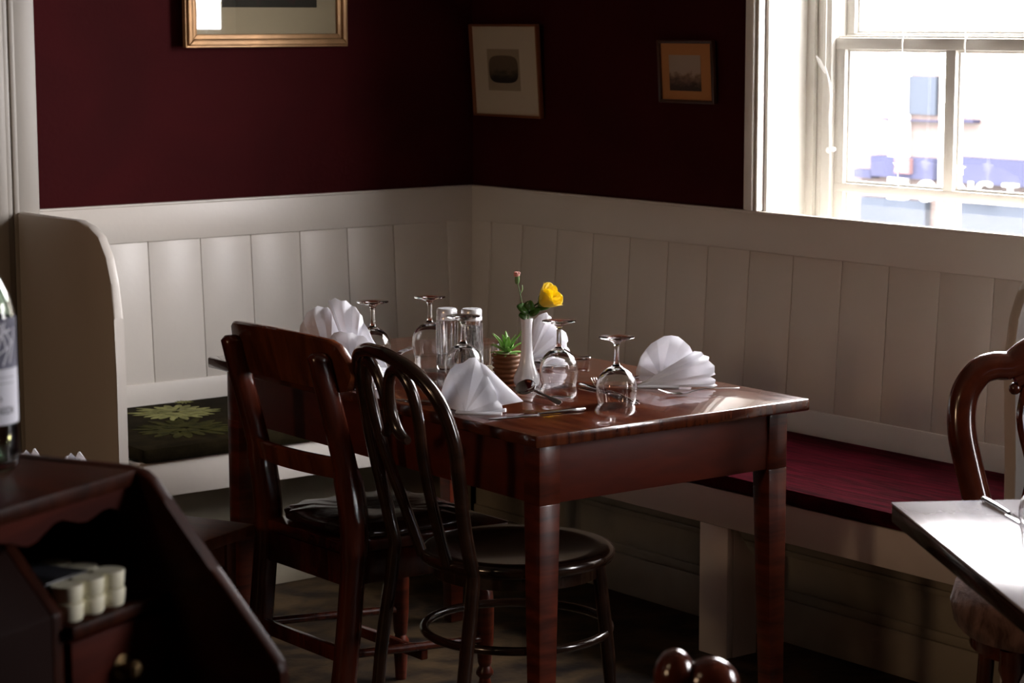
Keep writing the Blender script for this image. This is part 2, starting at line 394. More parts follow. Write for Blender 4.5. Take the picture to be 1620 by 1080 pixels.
# bench carcasses
YF, XF = -.657, -.608       # fronts
t = empty('wall_bench', (-.9, -.5, 0), 0, 'white painted wall bench under the back wall with olive flowered cushion', 'bench')
T = Matrix.Translation((.9, .5, 0))
mb = MB(); mb.M = T; mb.box((-1.57, YF, .328), (-.56, YF + .022, .424), .003); mb.build('fascia', M['cream'], t)
mb = MB(); mb.M = T; mb.box((-1.57, YF + .02, .400), (-.0, -.04, .420)); mb.build('seat_board', M['cream'], t, smooth=False)
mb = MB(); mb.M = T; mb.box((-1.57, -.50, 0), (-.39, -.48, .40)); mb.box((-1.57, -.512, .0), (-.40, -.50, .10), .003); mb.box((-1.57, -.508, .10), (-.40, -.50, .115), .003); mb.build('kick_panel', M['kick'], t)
# end panel, slightly skewed to the wall, rounded top front corner
A = Vector((-1.563, -.03, 0)); B = Vector((-1.600, -.655, 0)); dr = (B - A).normalized(); nn = Vector((-dr.y, dr.x, 0)) * -.026
prof = [(0, 0), (.626, 0), (.626, .40), (.624, .66), (.616, .80), (.602, .89), (.575, .955), (.53, 1.005), (.47, 1.028), (.40, 1.037), (0, 1.032)]
mb = MB(); mb.M = T; mb.prism([A + dr * a + Vector((0, 0, z)) for a, z in prof], nn, .006); mb.build('end_panel', M['cream'], t)

t = empty('wall_bench', (-.4, -1.6, 0), 0, 'white painted wall bench below the window with a burgundy velvet cushion', 'bench')
T = Matrix.Translation((.4, 1.6, 0))
mb = MB(); mb.M = T; mb.box((XF, YE, .328), (XF + .022, YF + .04, .420), .003); mb.build('fascia', M['cream'], t)
mb = MB(); mb.M = T; mb.box((XF + .02, YE, .400), (-.04, YF + .04, .418)); mb.build('seat_board', M['cream'], t, smooth=False)
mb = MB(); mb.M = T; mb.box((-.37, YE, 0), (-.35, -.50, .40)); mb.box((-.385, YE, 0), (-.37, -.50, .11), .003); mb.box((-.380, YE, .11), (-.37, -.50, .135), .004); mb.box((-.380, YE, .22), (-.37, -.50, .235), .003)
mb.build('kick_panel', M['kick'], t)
mb = MB(); mb.M = T; mb.box((XF + .002, -1.828, 0), (XF + .024, -1.728, .328), .003); mb.build('leg', M['cream'], t)
pp = [(XF + .024, 0), (-.505, 0), (-.505, .22), (-.52, .25), (-.545, .28), (-.575, .328), (XF + .024, .328)]
mb = MB(); mb.M = T; mb.prism([(x, -1.828, z) for x, z in pp], (0, .02, 0)); mb.build('bracket', M['cream'], t, smooth=False)
prof = [(-.04, 0), (XF - .03, 0), (XF - .03, .62), (XF - .04, .80), (XF - .045, .87), (XF - .035, .935), (XF - .012, .99), (XF + .04, 1.05), (XF + .10, 1.085), (XF + .18, 1.10), (-.04, 1.10)]
mb = MB(); mb.M = T; mb.prism([(x, -2.700, z) for x, z in prof], (0, -.03, 0), .008); mb.build('end_panel', M['cream'], t)

# cushions
def cushion(name, label, x0, x1, y0, y1, z0, z1, m, cut=None):
    mb = MB(); nx, ny = 20, 20
    r = .02
    mb.box((x0, y0, z0), (x1, y1, z1), .018)
    o = mb.build(name, m, None); tag(o, label, 'cushion'); return o
mb = MB(); mb.prism([(-1.566, -.672, .4235), (-.60, -.672, .4235), (-.07, -.14, .4235), (-.07, -.070, .4235), (-1.555, -.070, .4235)], (0, 0, .040), .012)
cl = mb.build('bench_cushion', M['olive']); tag(cl, 'dark olive bench cushion with yellow-green chrysanthemum pattern along the back wall', 'cushion')
mb = MB(); mb.prism([(XF - .010, -2.698, .4215), (-.07, -2.698, .4215), (-.07, -.155, .4215), (-.585, -.672, .4215), (XF - .010, -.672, .4215)], (0, 0, .041), .012)
cr_ = mb.build('bench_cushion', M['velvet']); tag(cr_, 'burgundy velvet bench cushion below the window', 'cushion')
def flower(cx, cy, R_, m, rot=0, n=15, front=False):
    mb = MB()
    for ring, (k, sc) in enumerate(((n, 1), (n - 4, .68), (8, .4))):
        for i in range(k):
            a = rot + 2 * math.pi * i / k + ring * .2 + random.uniform(-.08, .08); L = R_ * sc * random.uniform(.82, 1.08); wd = R_ * .085 * (1.1 if ring else 1)
            d = Vector((math.cos(a), math.sin(a))); q = Vector((-d.y, d.x)); pts = []
            for s_, w_ in ((.2, .25), (.45, .8), (.72, 1), (.9, .75), (1, .1)): pts.append((s_ * L, w_ * wd))
            poly = [d * s_ + q * w_ for s_, w_ in pts] + [d * s_ - q * w_ for s_, w_ in reversed(pts)]
            h = .4642 + ring * .0004
            V = [(cx + p.x, cy + p.y, h) for p in poly]
            mb.prism(V, (0, 0, .0005))
    o = mb.build('woven_flower', m, cl, smooth=False); return o
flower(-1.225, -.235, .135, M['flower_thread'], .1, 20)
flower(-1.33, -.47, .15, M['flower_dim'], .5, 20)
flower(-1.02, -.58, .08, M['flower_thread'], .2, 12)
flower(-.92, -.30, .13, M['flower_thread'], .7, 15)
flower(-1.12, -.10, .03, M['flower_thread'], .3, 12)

# ---------------------------------------------------------------- outside: the house across the street
XO = 8.0
t = empty('brick_building', (XO, 0, 0), 0, 'pink brick building with blue shop sign across the street, seen through window', 'building')
def ob(x0, y0, x1, y1, d0, d1):
    """box on the facade between two picture points, from depth d0 to d1 in front of it"""
    a = at_x(x0, y0, XO); b = at_x(x1, y1, XO)
    return (-d1, a.y, a.z), (-d0, b.y, b.z)
mb = MB(); mb.box((0, -8, -3), (.3, 16, 3.0)); mb.build('facade', M['brick'], t, smooth=False)
mb = MB(); mb.box(*ob(1440, 120, 1484, 182, .0, .03)); mb.build('upper_window', M['bluegrey'], t, smooth=False)
mb = MB(); mb.box(*ob(1404, 187, 1494, 193, .0, .08)); mb.build('window_sill', M['slate'], t, smooth=False)
mb = MB(); mb.box(*ob(1512, 188, 1551, 194, .0, .08)); mb.build('window_sill', M['slate'], t, smooth=False)
mb = MB(); mb.box(*ob(1505, 60, 1512, 190, .0, .04)); mb.build('upper_window', M['bluegrey'], t, smooth=False)
mb = MB(); mb.box(*ob(1360, 266, 1392, 281, .0, .10)); mb.box(*ob(1392, 245, 1490, 284, .0, .10)); mb.build('shop_fascia', M['skyblue'], t, smooth=False)
mb = MB(); mb.box(*ob(1512, 247, 1700, 300, .0, .10)); sign = mb.build('shop_fascia', M['skyblue'], t, smooth=False)
mb = MB(); mb.box(*ob(1436, 248, 1459, 274, .10, .14)); mb.build('sign_panel', mat('pink_sign_panel', (.10, .06, .06), .6, spec=0), t, smooth=False)
mb = MB(); mb.box(*ob(1417, 60, 1434, 480, .0, .05)); mb.build('downpipe', M['renderwhite'], t, smooth=False)
mb = MB(); mb.box(*ob(1497, 60, 1507, 480, .0, .05)); mb.build('downpipe', M['renderwhite'], t, smooth=False)
mb = MB(); mb.box(*ob(1530, 300, 1640, 420, .0, .06)); mb.build('shop_window', M['bluegrey'], t, smooth=False)
mb = MB(); mb.box(*ob(1370, 310, 1470, 420, .0, .06)); mb.build('shop_window', M['bluegrey'], t, smooth=False)
def text_obj(name, body, size, m, parent, M4, extrude=.01):
    cu = bpy.data.curves.new(name, 'FONT'); cu.body = body; cu.size = size; cu.extrude = extrude; cu.align_x = 'CENTER'
    to = bpy.data.objects.new(name, cu); C.objects.link(to)
    dg = bpy.context.evaluated_depsgraph_get(); me = bpy.data.meshes.new_from_object(to.evaluated_get(dg))
    bpy.data.objects.remove(to, do_unlink=True)
    me.transform(M4); me.materials.clear(); me.materials.append(m)
    o = bpy.data.objects.new(name, me); C.objects.link(o); o.parent = parent; return o
# letters face the room (-X); their right is -Y
def letter(ch, px0, px1, ytop, h):
    a = at_x(px0, ytop, XO); b = at_x(px1, ytop, XO)
    wd = abs(a.y - b.y)
    M4 = Matrix.Translation((-.12, (a.y + b.y) / 2, a.z - h)) @ Matrix(((0, 0, -1, 0), (-1, 0, 0, 0), (0, 1, 0, 0), (0, 0, 0, 1)))
    text_obj('sign_letter', ch, h / .70, M['signwhite'], sign, M4, .015)
letter('O', 1474, 1494, 283, .15); letter('N', 1530, 1558, 284, .15); letter('G', 1564, 1586, 285, .15); letter('T', 1604, 1630, 288, .15)
gr = MB().box((.5, -12, -1.2), (9.5, 16, -1.0)).build('street', M['asphalt'], smooth=False); gr['kind'] = 'structure'

# white hanging ornaments in the window (twine with a star)
def ornament(label, px, top, star, px_low, bottom, X=.13, tail=False):
    a = at_x(px, top, X); s_ = at_x((px + px_low) / 2 - 4, star, X); b = at_x(px_low, bottom, X)
    t = empty('hanging_star_ornament', a, 0, label, 'window ornament', 'white stars strung in the window'); T = Matrix.Translation(-a)
    mb = MB(); mb.M = T; mid = (a + s_) / 2 + Vector((0, -.004, 0))
    mb.tube(smooth_path([Vector((a.x, a.y, WZ1 - .02)), a, mid, s_, b]), .0016, 6); mb.build('string', M['ornament'], t)
    mb = MB(); mb.M = T @ Matrix.Translation(s_)
    V = []
    for i in range(10):
        r = .020 if i % 2 == 0 else .0085; an = .4 + i * math.pi / 5; V.append((-.002, r * math.cos(an), r * math.sin(an)))
    mb.prism(V, (.004, 0, 0), .0008); mb.build('star', M['ornament'], t)
    mb = MB(); mb.M = T @ Matrix.Translation(a + Vector((0, 0, -.005))); mb.tube([(0, -.008, .014), (0, 0, .005), (0, .002, -.02)], .0025, 6); mb.build('hook_bow', M['ornament'], t)
    return t
ornament('white star strung on twine before the left lower pane', 1428, 60, 262, 1421, 296)
ornament('white star strung on twine right of the window mullion', 1527, 62, 266, 1519, 300)
a = at_x(1306, 110, .12)
t = empty('feather_ornament', a, 0, 'white feather and bow hanging on twine at the left window jamb', 'window ornament'); T = Matrix.Translation(-a)
mb = MB(); mb.M = T
mb.tube([at_x(1305, 105, .12), at_x(1311, 125, .12), at_x(1315, 150, .12), at_x(1312, 185, .12), at_x(1313, 240, .12)], [.002, .003, .0042, .0025, .002], 7); mb.build('string', M['ornament'], t)
mb = MB(); mb.M = T; q0 = at_x(1291, 88, .12); q1 = at_x(1308, 118, .12); mb.tube([q0, q0.lerp(q1, .3), q0.lerp(q1, .7), q1], [.002, .007, .006, .002], 8, squash=(1, .4)); mb.build('feather', M['ornament'], t)
mb = MB(); mb.M = T @ Matrix.Translation(at_x(1314, 238, .12)); mb.ball((0, .008, 0), .011, 10, (.4, 1, .8)); mb.ball((0, -.010, .004), .010, 10, (.4, 1, .7)); mb.build('bow', M['ornament'], t)
mb = MB(); mb.M = T; q = at_x(1306, 105, .12); mb.tube([Vector((q.x, q.y, WZ1 - .02)), q], .0012, 5); mb.build('hanging_thread', M['ornament'], t)

# ---------------------------------------------------------------- pictures
def frame_picture(name, label, wall, c, wd, ht, border, depth, mframe, mmount, art, mart, profile='flat', tilt=0, yaw=0, oval=False):
    """wall 'b' = back wall (Y=0), 'r' = window wall (X=0); local x = to the right as seen, local y = out of the wall"""
    t = empty(name, c, 0, label, 'picture')
    if wall == 'b': Rm = Matrix(((1, 0, 0), (0, -1, 0), (0, 0, 1)))
    else: Rm = Matrix(((0, -1, 0), (-1, 0, 0), (0, 0, 1)))
    base = Rm.to_4x4() @ Matrix.Rotation(yaw, 4, 'Z') @ Matrix.Rotation(tilt, 4, 'X')
    W2, H2 = wd / 2, ht / 2
    def ring(mb, o0, o1, d0, d1, bev=.001):
        for k in range(4):
            P = [(-W2, -H2), (W2, -H2), (W2, H2), (-W2, H2)]
            S = [(1, 1), (-1, 1), (-1, -1), (1, -1)]
            a, b = P[k], P[(k + 1) % 4]; sa, sb = S[k], S[(k + 1) % 4]
            def q(p, s_, o_, y): return (p[0] + s_[0] * o_, y, p[1] + s_[1] * o_)
            mb.hexa([q(a, sa, o0, d0), q(b, sb, o0, d0), q(b, sb, o1, d0), q(a, sa, o1, d0)], [q(a, sa, o0, d1), q(b, sb, o0, d1 * 1.0), q(b, sb, o1, d1), q(a, sa, o1, d1)], bev)
    mb = MB(); mb.M = base
    if profile == 'gilt':
        ring(mb, 0, border * .22, 0, depth * .65, .001); ring(mb, border * .15, border * .62, 0, depth, .0045); ring(mb, border * .62, border, 0, depth * .7, .002)
    else: ring(mb, 0, border, 0, depth, .0012)
    mb.build('frame', mframe, t)
    mb = MB(); mb.M = base; mb.box((-W2 + border * .8, .001, -H2 + border * .8), (W2 - border * .8, depth * .35, H2 - border * .8)); mb.build('mount', mmount, t, smooth=False)
    aw, ah, ax, az = art
    mb = MB(); mb.M = base
    if oval:
        V = [(ax + aw / 2 * (abs(math.cos(a)) ** .55) * math.copysign(1, math.cos(a)), depth * .35 + .0012, az + ah / 2 * (abs(math.sin(a)) ** .55) * math.copysign(1, math.sin(a))) for a in [2 * math.pi * i / 40 for i in range(40)]]
        mb.prism(V, (0, .0006, 0))
    else: mb.box((ax - aw / 2, depth * .35, az - ah / 2), (ax + aw / 2, depth * .35 + .0012, az + ah / 2))
    mb.build('print', mart, t, smooth=False)
    mb = MB(); mb.M = base; mb.box((-W2 + border * .8, depth * .5, -H2 + border * .8), (W2 - border * .8, depth * .5 + .001, H2 - border * .8)); mb.build('glazing', M['picglass'], t, smooth=False)
    return t, base
pm1 = picture_mat('dark_garden_print', (.05, .04, .025), (.07, .012, .010), (.018, .014, .006), .35, 7, 3)
frame_picture('framed_picture', 'large gilt framed picture with cream mount high on the back wall', 'b', (-.771, -.0135, 1.712), .572, .475, .038, .026, M['gilt'], M['mat_board'], (.335, .245, .01, .0), pm1, 'gilt', yaw=math.radians(-2.4))
pm2 = picture_mat('sepia_vignette_print', (.14, .10, .06), (.07, .05, .03), (.015, .012, .01), .40, 5, 1)
t2, b2 = frame_picture('framed_picture', 'thin framed small dark vignette in a tall ivory mount beside the corner', 'r', (-.014, -.198, 1.398), .338, .285, .0065, .016, M['thinframe'], M['ivory'], (.145, .085, -.012, .004), pm2, 'flat', tilt=math.radians(-4.0), oval=True)
mb = MB(); mb.M = b2; mb.box((-.093, .004, -.062), (.068, .0062, .066)); mb.build('plate_mark', mat('toned_paper', (.36, .29, .20), .85), t2, smooth=False)
pm3 = picture_mat('landscape_engraving', (.42, .34, .27), (.22, .15, .10), (.04, .03, .02), .42, 6, 5)
frame_picture('framed_picture', 'small landscape engraving in a tan orange mount left of the window', 'r', (-.010, -1.018, 1.408), .230, .176, .009, .014, M['darkframe'], M['tan'], (.130, .100, -.008, -.004), pm3, 'flat', tilt=math.radians(-3.6))

# ---------------------------------------------------------------- dining table
TB = Vector((-1.627, -2.362, 0)); TH = -.02637; TL, TW = 1.314, .7335
def tw(a, b, z=.75):
    """table coordinates (a across, b along) to the world"""
    return Vector((TB.x + a * math.cos(TH) - b * math.sin(TH), TB.y + a * math.sin(TH) + b * math.cos(TH), z))
t = empty('dining_table', (TB.x, TB.y, 0), TH, 'polished reddish mahogany dining table laid for four in the corner', 'table')
mb = MB(); mb.box((0, 0, .724), (TW, TL, .75), .005); mb.build('tabletop', M['tabletop'], t)
O = .034
for k, (a, b, c_, d) in enumerate(((O + .04, O + .006, TW - O - .04, O + .026), (O + .04, TL - O - .026, TW - O - .04, TL - O - .006), (O + .006, O + .04, O + .026, TL - O - .04), (TW - O - .026, O + .04, TW - O - .006, TL - O - .04))):
    mb = MB(); mb.box((a, b, .600), (c_, d, .724), .002); mb.build('apron', M['tabledark'], t)
for sx, sy in ((0, 0), (1, 0), (1, 1), (0, 1)):
    x = O if sx == 0 else TW - O; y = O if sy == 0 else TL - O; dx = 1 if sx == 0 else -1; dy = 1 if sy == 0 else -1
    def sq(w_): return [(x, y), (x + dx * w_, y), (x + dx * w_, y + dy * w_), (x, y + dy * w_)]
    mb = MB(); q = sq(.052); mb.hexa([(a, b, .60) for a, b in q], [(a, b, .724) for a, b in q], .002)
    r = sq(.036); mb.hexa([(a, b, .0) for a, b in r], [(a, b, .60) for a, b in q], .002)
    mb.build('leg', M['mahog'], t)

# ---------------------------------------------------------------- glassware
def glass_proto():
    root = empty('wine_glass', (0, 0, 0)); tag(root, 'x', 'glass', 'upturned wine glasses')
    outer = [(.0385, 0), (.0412, .012), (.0432, .028), (.0428, .042), (.0395, .055), (.033, .066), (.024, .0745), (.013, .0805), (.0075, .085)]
    inner = [(.0075 * .0, .0760)] + [(.010, .0750), (.022, .0700), (.0315, .0625), (.0380, .0530), (.0413, .0415), (.0417, .028), (.0397, .012), (.0372, 0)]
    stem = [(.0060, .092), (.0052, .110), (.0054, .125), (.0085, .1325), (.018, .1372), (.030, .1400), (.0372, .1418), (.0380, .1430), (.0372, .1440), (.02, .1432), (0, .1428)]
    mb = MB(); mb.lathe(inner + outer + stem, 40)
    mb.build('bowl_and_stem', M['glass'], root, angle=60)
    return root
gp = glass_proto()
GL = [(.354, .189, 'upturned wine glass nearest the right front of the table'), (.415, .466, 'upturned wine glass just right of the white bud vase'),
      (.293, .659, 'upturned wine glass in front of the shakers, behind the front napkin'), (.436, 1.001, 'upturned wine glass behind and left of the shakers'),
      (.276, 1.006, 'upturned wine glass beside the leftmost napkin fan')]
for i, (a, b, lb) in enumerate(GL):
    o = gp if i == 0 else copy_tree(gp)
    p = tw(a, b, .7503); o.location = p; o.rotation_euler = (0, 0, i * .7); o['label'] = lb

def shaker(a, b, label, filled, mfill, h=.142, r=.0245):
    t = empty('glass_shaker', tw(a, b, .7503), 0, label, 'shaker')
    n = 40; rows = []
    def rr(r_, k, z): return [((r_ + (.0009 * math.cos(k * 14) if 0 else 0)) * math.cos(k), (r_) * math.sin(k), z) for k in [0]]
    mb = MB(); prof_o = [(0, 0), (r * .9, 0), (r, .004), (r, h * .80), (r * .93, h * .82)]
    prof_i = [(r * .83, h * .82), (r * .88, h * .79), (r * .88, .010), (0, .009)]
    mb.lathe(prof_o + prof_i, 40); body = mb.build('jar', M['glass'], t, angle=50)
    mb = MB()
    for i in range(14):
        an = 2 * math.pi * i / 14; c_ = Vector((math.cos(an), math.sin(an), 0)) * (r + .0002)
        mb.tube([c_ + Vector((0, 0, .014)), c_ + Vector((0, 0, h * .76))], .0016, 6)
    mb.build('flute', M['glass'], body)
    mb = MB(); mb.lathe([(0, .0095), (r * .86, .0095), (r * .86, filled), (0, filled + .003)], 32); mb.build('contents', mfill, t)
    mb = MB(); mb.lathe([(r * .95, h * .80), (r * 1.0, h * .81), (r * 1.0, h * .86), (r * .96, h * .87), (r * .98, h * .88), (r * .98, h * .97), (r * .86, h * .995), (0, h * 1.0)], 32); mb.build('lid', M['captop'], t)
    return t, h
shaker(.354, .812, 'fluted glass salt shaker, left of the pair', .036, M['salt'])
shaker(.396, .772, 'fluted glass pepper shaker, right of the pair', .098, M['pepper'])
t = empty('candle_glass', tw(.378, .688, .7503), 0, 'small clear glass tumbler with pale candle left of the potted plant', 'candle holder')
mb = MB(); mb.lathe([(0, 0), (.021, 0), (.024, .004), (.0300, .072), (.0268, .072), (.021, .008), (0, .0062)], 36); mb.build('tumbler', M['glass'], t, angle=50)
mb = MB(); mb.lathe([(0, .0075), (.0200, .0078), (.0216, .022), (0, .023)], 28); cd = mb.build('candle', M['wax'], t)
mb = MB(); mb.tube([(0, 0, .022), (.001, 0, .030)], .0008, 6); mb.build('wick', M['black'], cd)

# ---------------------------------------------------------------- plant pot
t = empty('potted_succulent', tw(.350, .571, .7503), 0, 'small green succulent in a ribbed brown pot beside the vase', 'potted plant')
pr_ = [(0, 0), (.026, 0)]
z = 0
for i in range(6):
    r0 = .0285 + .0009 * i
    pr_ += [(r0 - .0018, z + .001), (r0 + .0020, z + .0045), (r0 + .0020, z + .0075), (r0 - .0018, z + .0105)]; z += .0108
pr_ += [(.0345, .0665), (.0310, .0665), (.029, .056), (0, .056)]
mb = MB(); mb.lathe(pr_, 40); mb.build('pot', M['pot'], t, angle=60)
mb = MB(); mb.lathe([(.0296, .057), (.028, .062), (.015, .066), (0, .067)], 24); mb.build('grit', M['gravel'], t)
def blade(mb, base, az, el, L, wd, curve=.3, z0=0):
    n = 7; rows = []
    d = Vector((math.cos(az), math.sin(az), 0)); q = Vector((-d.y, d.x, 0))
    p = Vector(base); e = el
    for i in range(n + 1):
        s_ = i / n; w_ = wd * (math.sin(math.pi * min(1, .28 + .72 * s_)) ** .8 if s_ < 1 else 0.02)
        fw = d * math.cos(e) + Vector((0, 0, 1)) * math.sin(e); nrm = fw.cross(q) * -1
        rows.append([p - q * w_ + nrm * w_ * .35, p - nrm * w_ * .1, p + q * w_ + nrm * w_ * .35])
        p = p + fw * (L / n); e -= curve / n
    mb.grid(rows)
k = 0
for lay, (n, el, L) in enumerate(((8, .35, .045), (7, .75, .052), (6, 1.1, .055), (3, 1.4, .045))):
    for i in range(n):
        mb = MB(); blade(mb, (0, 0, .064 + lay * .003), 2 * math.pi * i / n + lay * .5, el + random.uniform(-.1, .1), L * random.uniform(.85, 1.1), .0082 - lay * .0007, .7)
        mb.build('leaf', M['leaf'], t, mods=[('SOLIDIFY', dict(thickness=.0012)), ('SUBSURF', dict(levels=1, render_levels=1))])
mb = MB(); d = RT * .6 + FW * .1; blade(mb, (0, 0, .066), math.atan2(RT.y, RT.x), 1.05, .082, .006, .15); mb.build('leaf', M['leaf'], t, mods=[('SOLIDIFY', dict(thickness=.0012)), ('SUBSURF', dict(levels=1, render_levels=1))])

# ---------------------------------------------------------------- vase and flowers
VB = tw(.348, .495, .7503)
o = MB().lathe([(0, 0), (.022, 0), (.0275, .004), (.0298, .013), (.028, .024), (.022, .037), (.0165, .052), (.0132, .075), (.0118, .10), (.0115, .125), (.0125, .142), (.0140, .150), (.0132, .1515),
                (.0108, .149), (.0098, .14), (.0095, .05), (0, .05)], 40, ).build('bud_vase', M['vase'], None, angle=60, loc=VB)
tag(o, 'slim white porcelain bud vase holding two flowers at the table centre', 'vase')
FH = Vector((FW.x, FW.y, 0)).normalized(); RH = Vector((RT.x, RT.y, 0)).normalized()
def vl(r, f_, z): return RH * r + FH * f_ + Vector((0, 0, z))   # right, away, up
px = 4.98 / FPX
# yellow rose
t = empty('yellow_rose', VB + Vector((0, 0, .0)), 0, 'open yellow rose with dark green leaves in the white vase', 'flower')
mb = MB(); mb.tube(smooth_path([vl(.001, 0, .055), vl(.002, 0, .15), vl(.016, .0, .178), vl(.034, 0, .188)]), .0018, 8); mb.build('stem', M['leafdark'], t)
hc = vl(.046, 0, .195); ax = vl(.62, -.25, .55).normalized()
qr = ax.to_track_quat('Z', 'Y').to_matrix().to_4x4()
def petal(R_, H_, az, open_, wd, seed):
    rnd = random.Random(seed); rows = []
    for i in range(8):
        s_ = i / 7; row = []
        rad = R_ * (.30 + .70 * math.sin(min(1, s_ * 1.25) * math.pi / 2)) + open_ * max(0, s_ - .6) ** 1.5
        hw = wd * math.sin(math.pi * min(.94, .12 + .80 * s_)) ** .5 
        for j in range(9):
            u_ = (j - 4) / 4; a = az + u_ * hw
            rr_ = rad * (1 + .05 * u_ * u_)
            zz_ = H_ * s_ * (1 - .13 * abs(u_) ** 2.5 * s_) + .0012 * math.sin(5 * a + seed) * s_
            row.append((rr_ * math.cos(a), rr_ * math.sin(a), zz_))
        rows.append(row)
    return rows
mods = [('SOLIDIFY', dict(thickness=.0006)), ('SUBSURF', dict(levels=1, render_levels=1))]
pi_ = 0
for R_, H_, op, n, wd in ((.009, .044, .002, 3, 1.3), (.015, .046, .006, 4, 1.0), (.0215, .044, .014, 5, .95), (.026, .040, .024, 5, .90)):
    for i in range(n):
        mb = MB(); mb.M = Matrix.Translation(hc - ax * .020) @ qr; mb.grid(petal(R_, H_, 2 * math.pi * i / n + R_ * 80, op, wd, pi_)); pi_ += 1
        mb.build('petal', M['yellow'], t, mods=mods)
mb = MB(); mb.M = Matrix.Translation(hc - ax * .025) @ qr; mb.lathe([(0, -.004), (.006, -.002), (.010, .004), (.008, .010)], 14)
for i in range(5):
    blade(mb, (0, 0, .002), 2 * math.pi * i / 5, .5, .026, .0035, -.9)
blade(mb, (0, 0, .004), 2.4, .2, .034, .003, -1.4)
mb.build('calyx', M['stem'], t)
def leaf(c, tip, wd, up, parent, m=M['leafdark'], sag=.004):
    c = Vector(c); tip = Vector(tip); d = tip - c; q = d.cross(Vector(up)).normalized(); nrm = q.cross(d).normalized(); rows = []
    for i in range(8):
        s_ = i / 7; w_ = wd * (math.sin(math.pi * (.04 + .94 * s_)) ** .7); p = c + d * s_ + nrm * (sag * math.sin(math.pi * s_))
        rows.append([p - q * w_ - nrm * w_ * .15, p - q * w_ * .5, p + nrm * .0006, p + q * w_ * .5, p + q * w_ - nrm * w_ * .15])
    mb = MB(); mb.grid(rows); return mb.build('leaf', m, parent, mods=[('SOLIDIFY', dict(thickness=.0006))])
leaf(vl(.008, 0, .165), vl(-.022, -.012, .180), .015, vl(0, -.6, .6), t)
leaf(vl(.004, -.004, .160), vl(.030, -.014, .172), .012, vl(0, -.6, .6), t)
leaf(vl(.0, -.006, .156), vl(-.018, -.016, .160), .010, vl(0, -.7, .4), t)
leaf(vl(.012, 0, .168), vl(.052, .004, .176), .008, vl(0, -.6, .6), t)
leaf(vl(.0, -.002, .165), vl(.010, -.012, .192), .013, vl(0, -1, .2), t)
# pink bud
t = empty('pink_flower_bud', VB, 0, 'closed coral pink flower bud on a thin stem in the white vase', 'flower')
mb = MB(); mb.tube(smooth_path([vl(-.002, .002, .055), vl(-.003, .002, .15), vl(-.010, .0, .182), vl(-.016, 0, .212), vl(-.020, 0, .228)]), .0011, 8); mb.build('stem', M['stem'], t)
mb = MB(); c_ = vl(-.021, 0, .226); mb.M = Matrix.Translation(c_); mb.lathe([(0, 0), (.004, .002), (.0055, .009), (.0050, .016), (.0058, .021)], 12)
mb.build('calyx', M['stem'], t)
mb = MB(); mb.M = Matrix.Translation(c_); mb.ball((-.001, 0, .022), .0068, 14, (1, 1, .9)); 
for i in range(5): mb.ball((.004 * math.cos(i * 1.3), .004 * math.sin(i * 1.3), .025), .0038, 8)
mb.build('petals', M['pink'], t)
leaf(vl(-.014, 0, .205), vl(-.010, -.002, .226), .0035, vl(1, -.3, 0), t, M['stem'], .003)

# ---------------------------------------------------------------- napkins
def view_frame(origin): return Matrix.Translation(origin) @ Matrix(((RH.x, FH.x, 0, 0), (RH.y, FH.y, 0, 0), (0, 0, 1, 0), (0, 0, 0, 1)))
def fan(mb, apex, rim, amp=.006, nsub=4, bulge=.0):
    """pleated sheet from a point to a list of rim points; pleats alternate out of plane"""
    apex = Vector(apex); R_ = [Vector(p) for p in rim]; nrm = (R_[0] - apex).cross(R_[-1] - apex)
    if nrm.length < 1e-9: nrm = Vector((0, 1, 0))
    nrm.normalize(); cols = []
    for i in range(len(R_)):
        d = R_[i] - apex; sg = amp if i % 2 else -amp
        cols.append([apex + d * (k / nsub) + nrm * (sg * (k / nsub) + bulge * math.sin(math.pi * k / nsub)) for k in range(nsub + 1)])
        if i < len(R_) - 1:
            m_ = (R_[i] + R_[i + 1]) / 2; dm = (m_ - apex) * 1.04
            cols.append([apex + dm * (k / nsub) + nrm * (bulge * math.sin(math.pi * k / nsub)) for k in range(nsub + 1)])
    mb.grid(cols)
def napkin(label, origin, fans, sheets, rolls=()):
    t = empty('folded_napkin', origin, 0, label, 'napkin', 'white fan-folded napkins'); 
    Vf = view_frame((0, 0, 0))
    for apex, rim, amp in fans:
        mb = MB(); mb.M = Vf; fan(mb, apex, rim, amp); mb.build('fan', M['napkin'], t, angle=14, mods=[('SOLIDIFY', dict(thickness=.0012))])
    for pts in sheets:
        mb = MB(); mb.M = Vf
        c_ = sum((Vector(p) for p in pts), Vector()) / len(pts)
        V = [mb.v(p) for p in pts]; cv = mb.v(c_ + Vector((0, -.002, .001)))
        for i in range(len(V)): mb.face([V[i], V[(i + 1) % len(V)], cv])
        mb.build('flap', M['napkin'], t, angle=25, mods=[('SOLIDIFY', dict(thickness=.0016))])
    for pts, r in rolls:
        mb = MB(); mb.M = Vf; mb.tube(smooth_path(pts, 4), r, 10, squash=(.45, 1)); mb.build('folded_hem', M['napkin'], t)
    return t
# helper: picture offset to local metres at a given depth
def L(dx, dy, k, away=0): return (dx * k, away, max(.0012, -dy * k * 1.0))
k1 = 4.66 / FPX
def PL(ox, oy, k, pts): return [L(x - ox, y - oy, k, a) for x, y, a in pts]
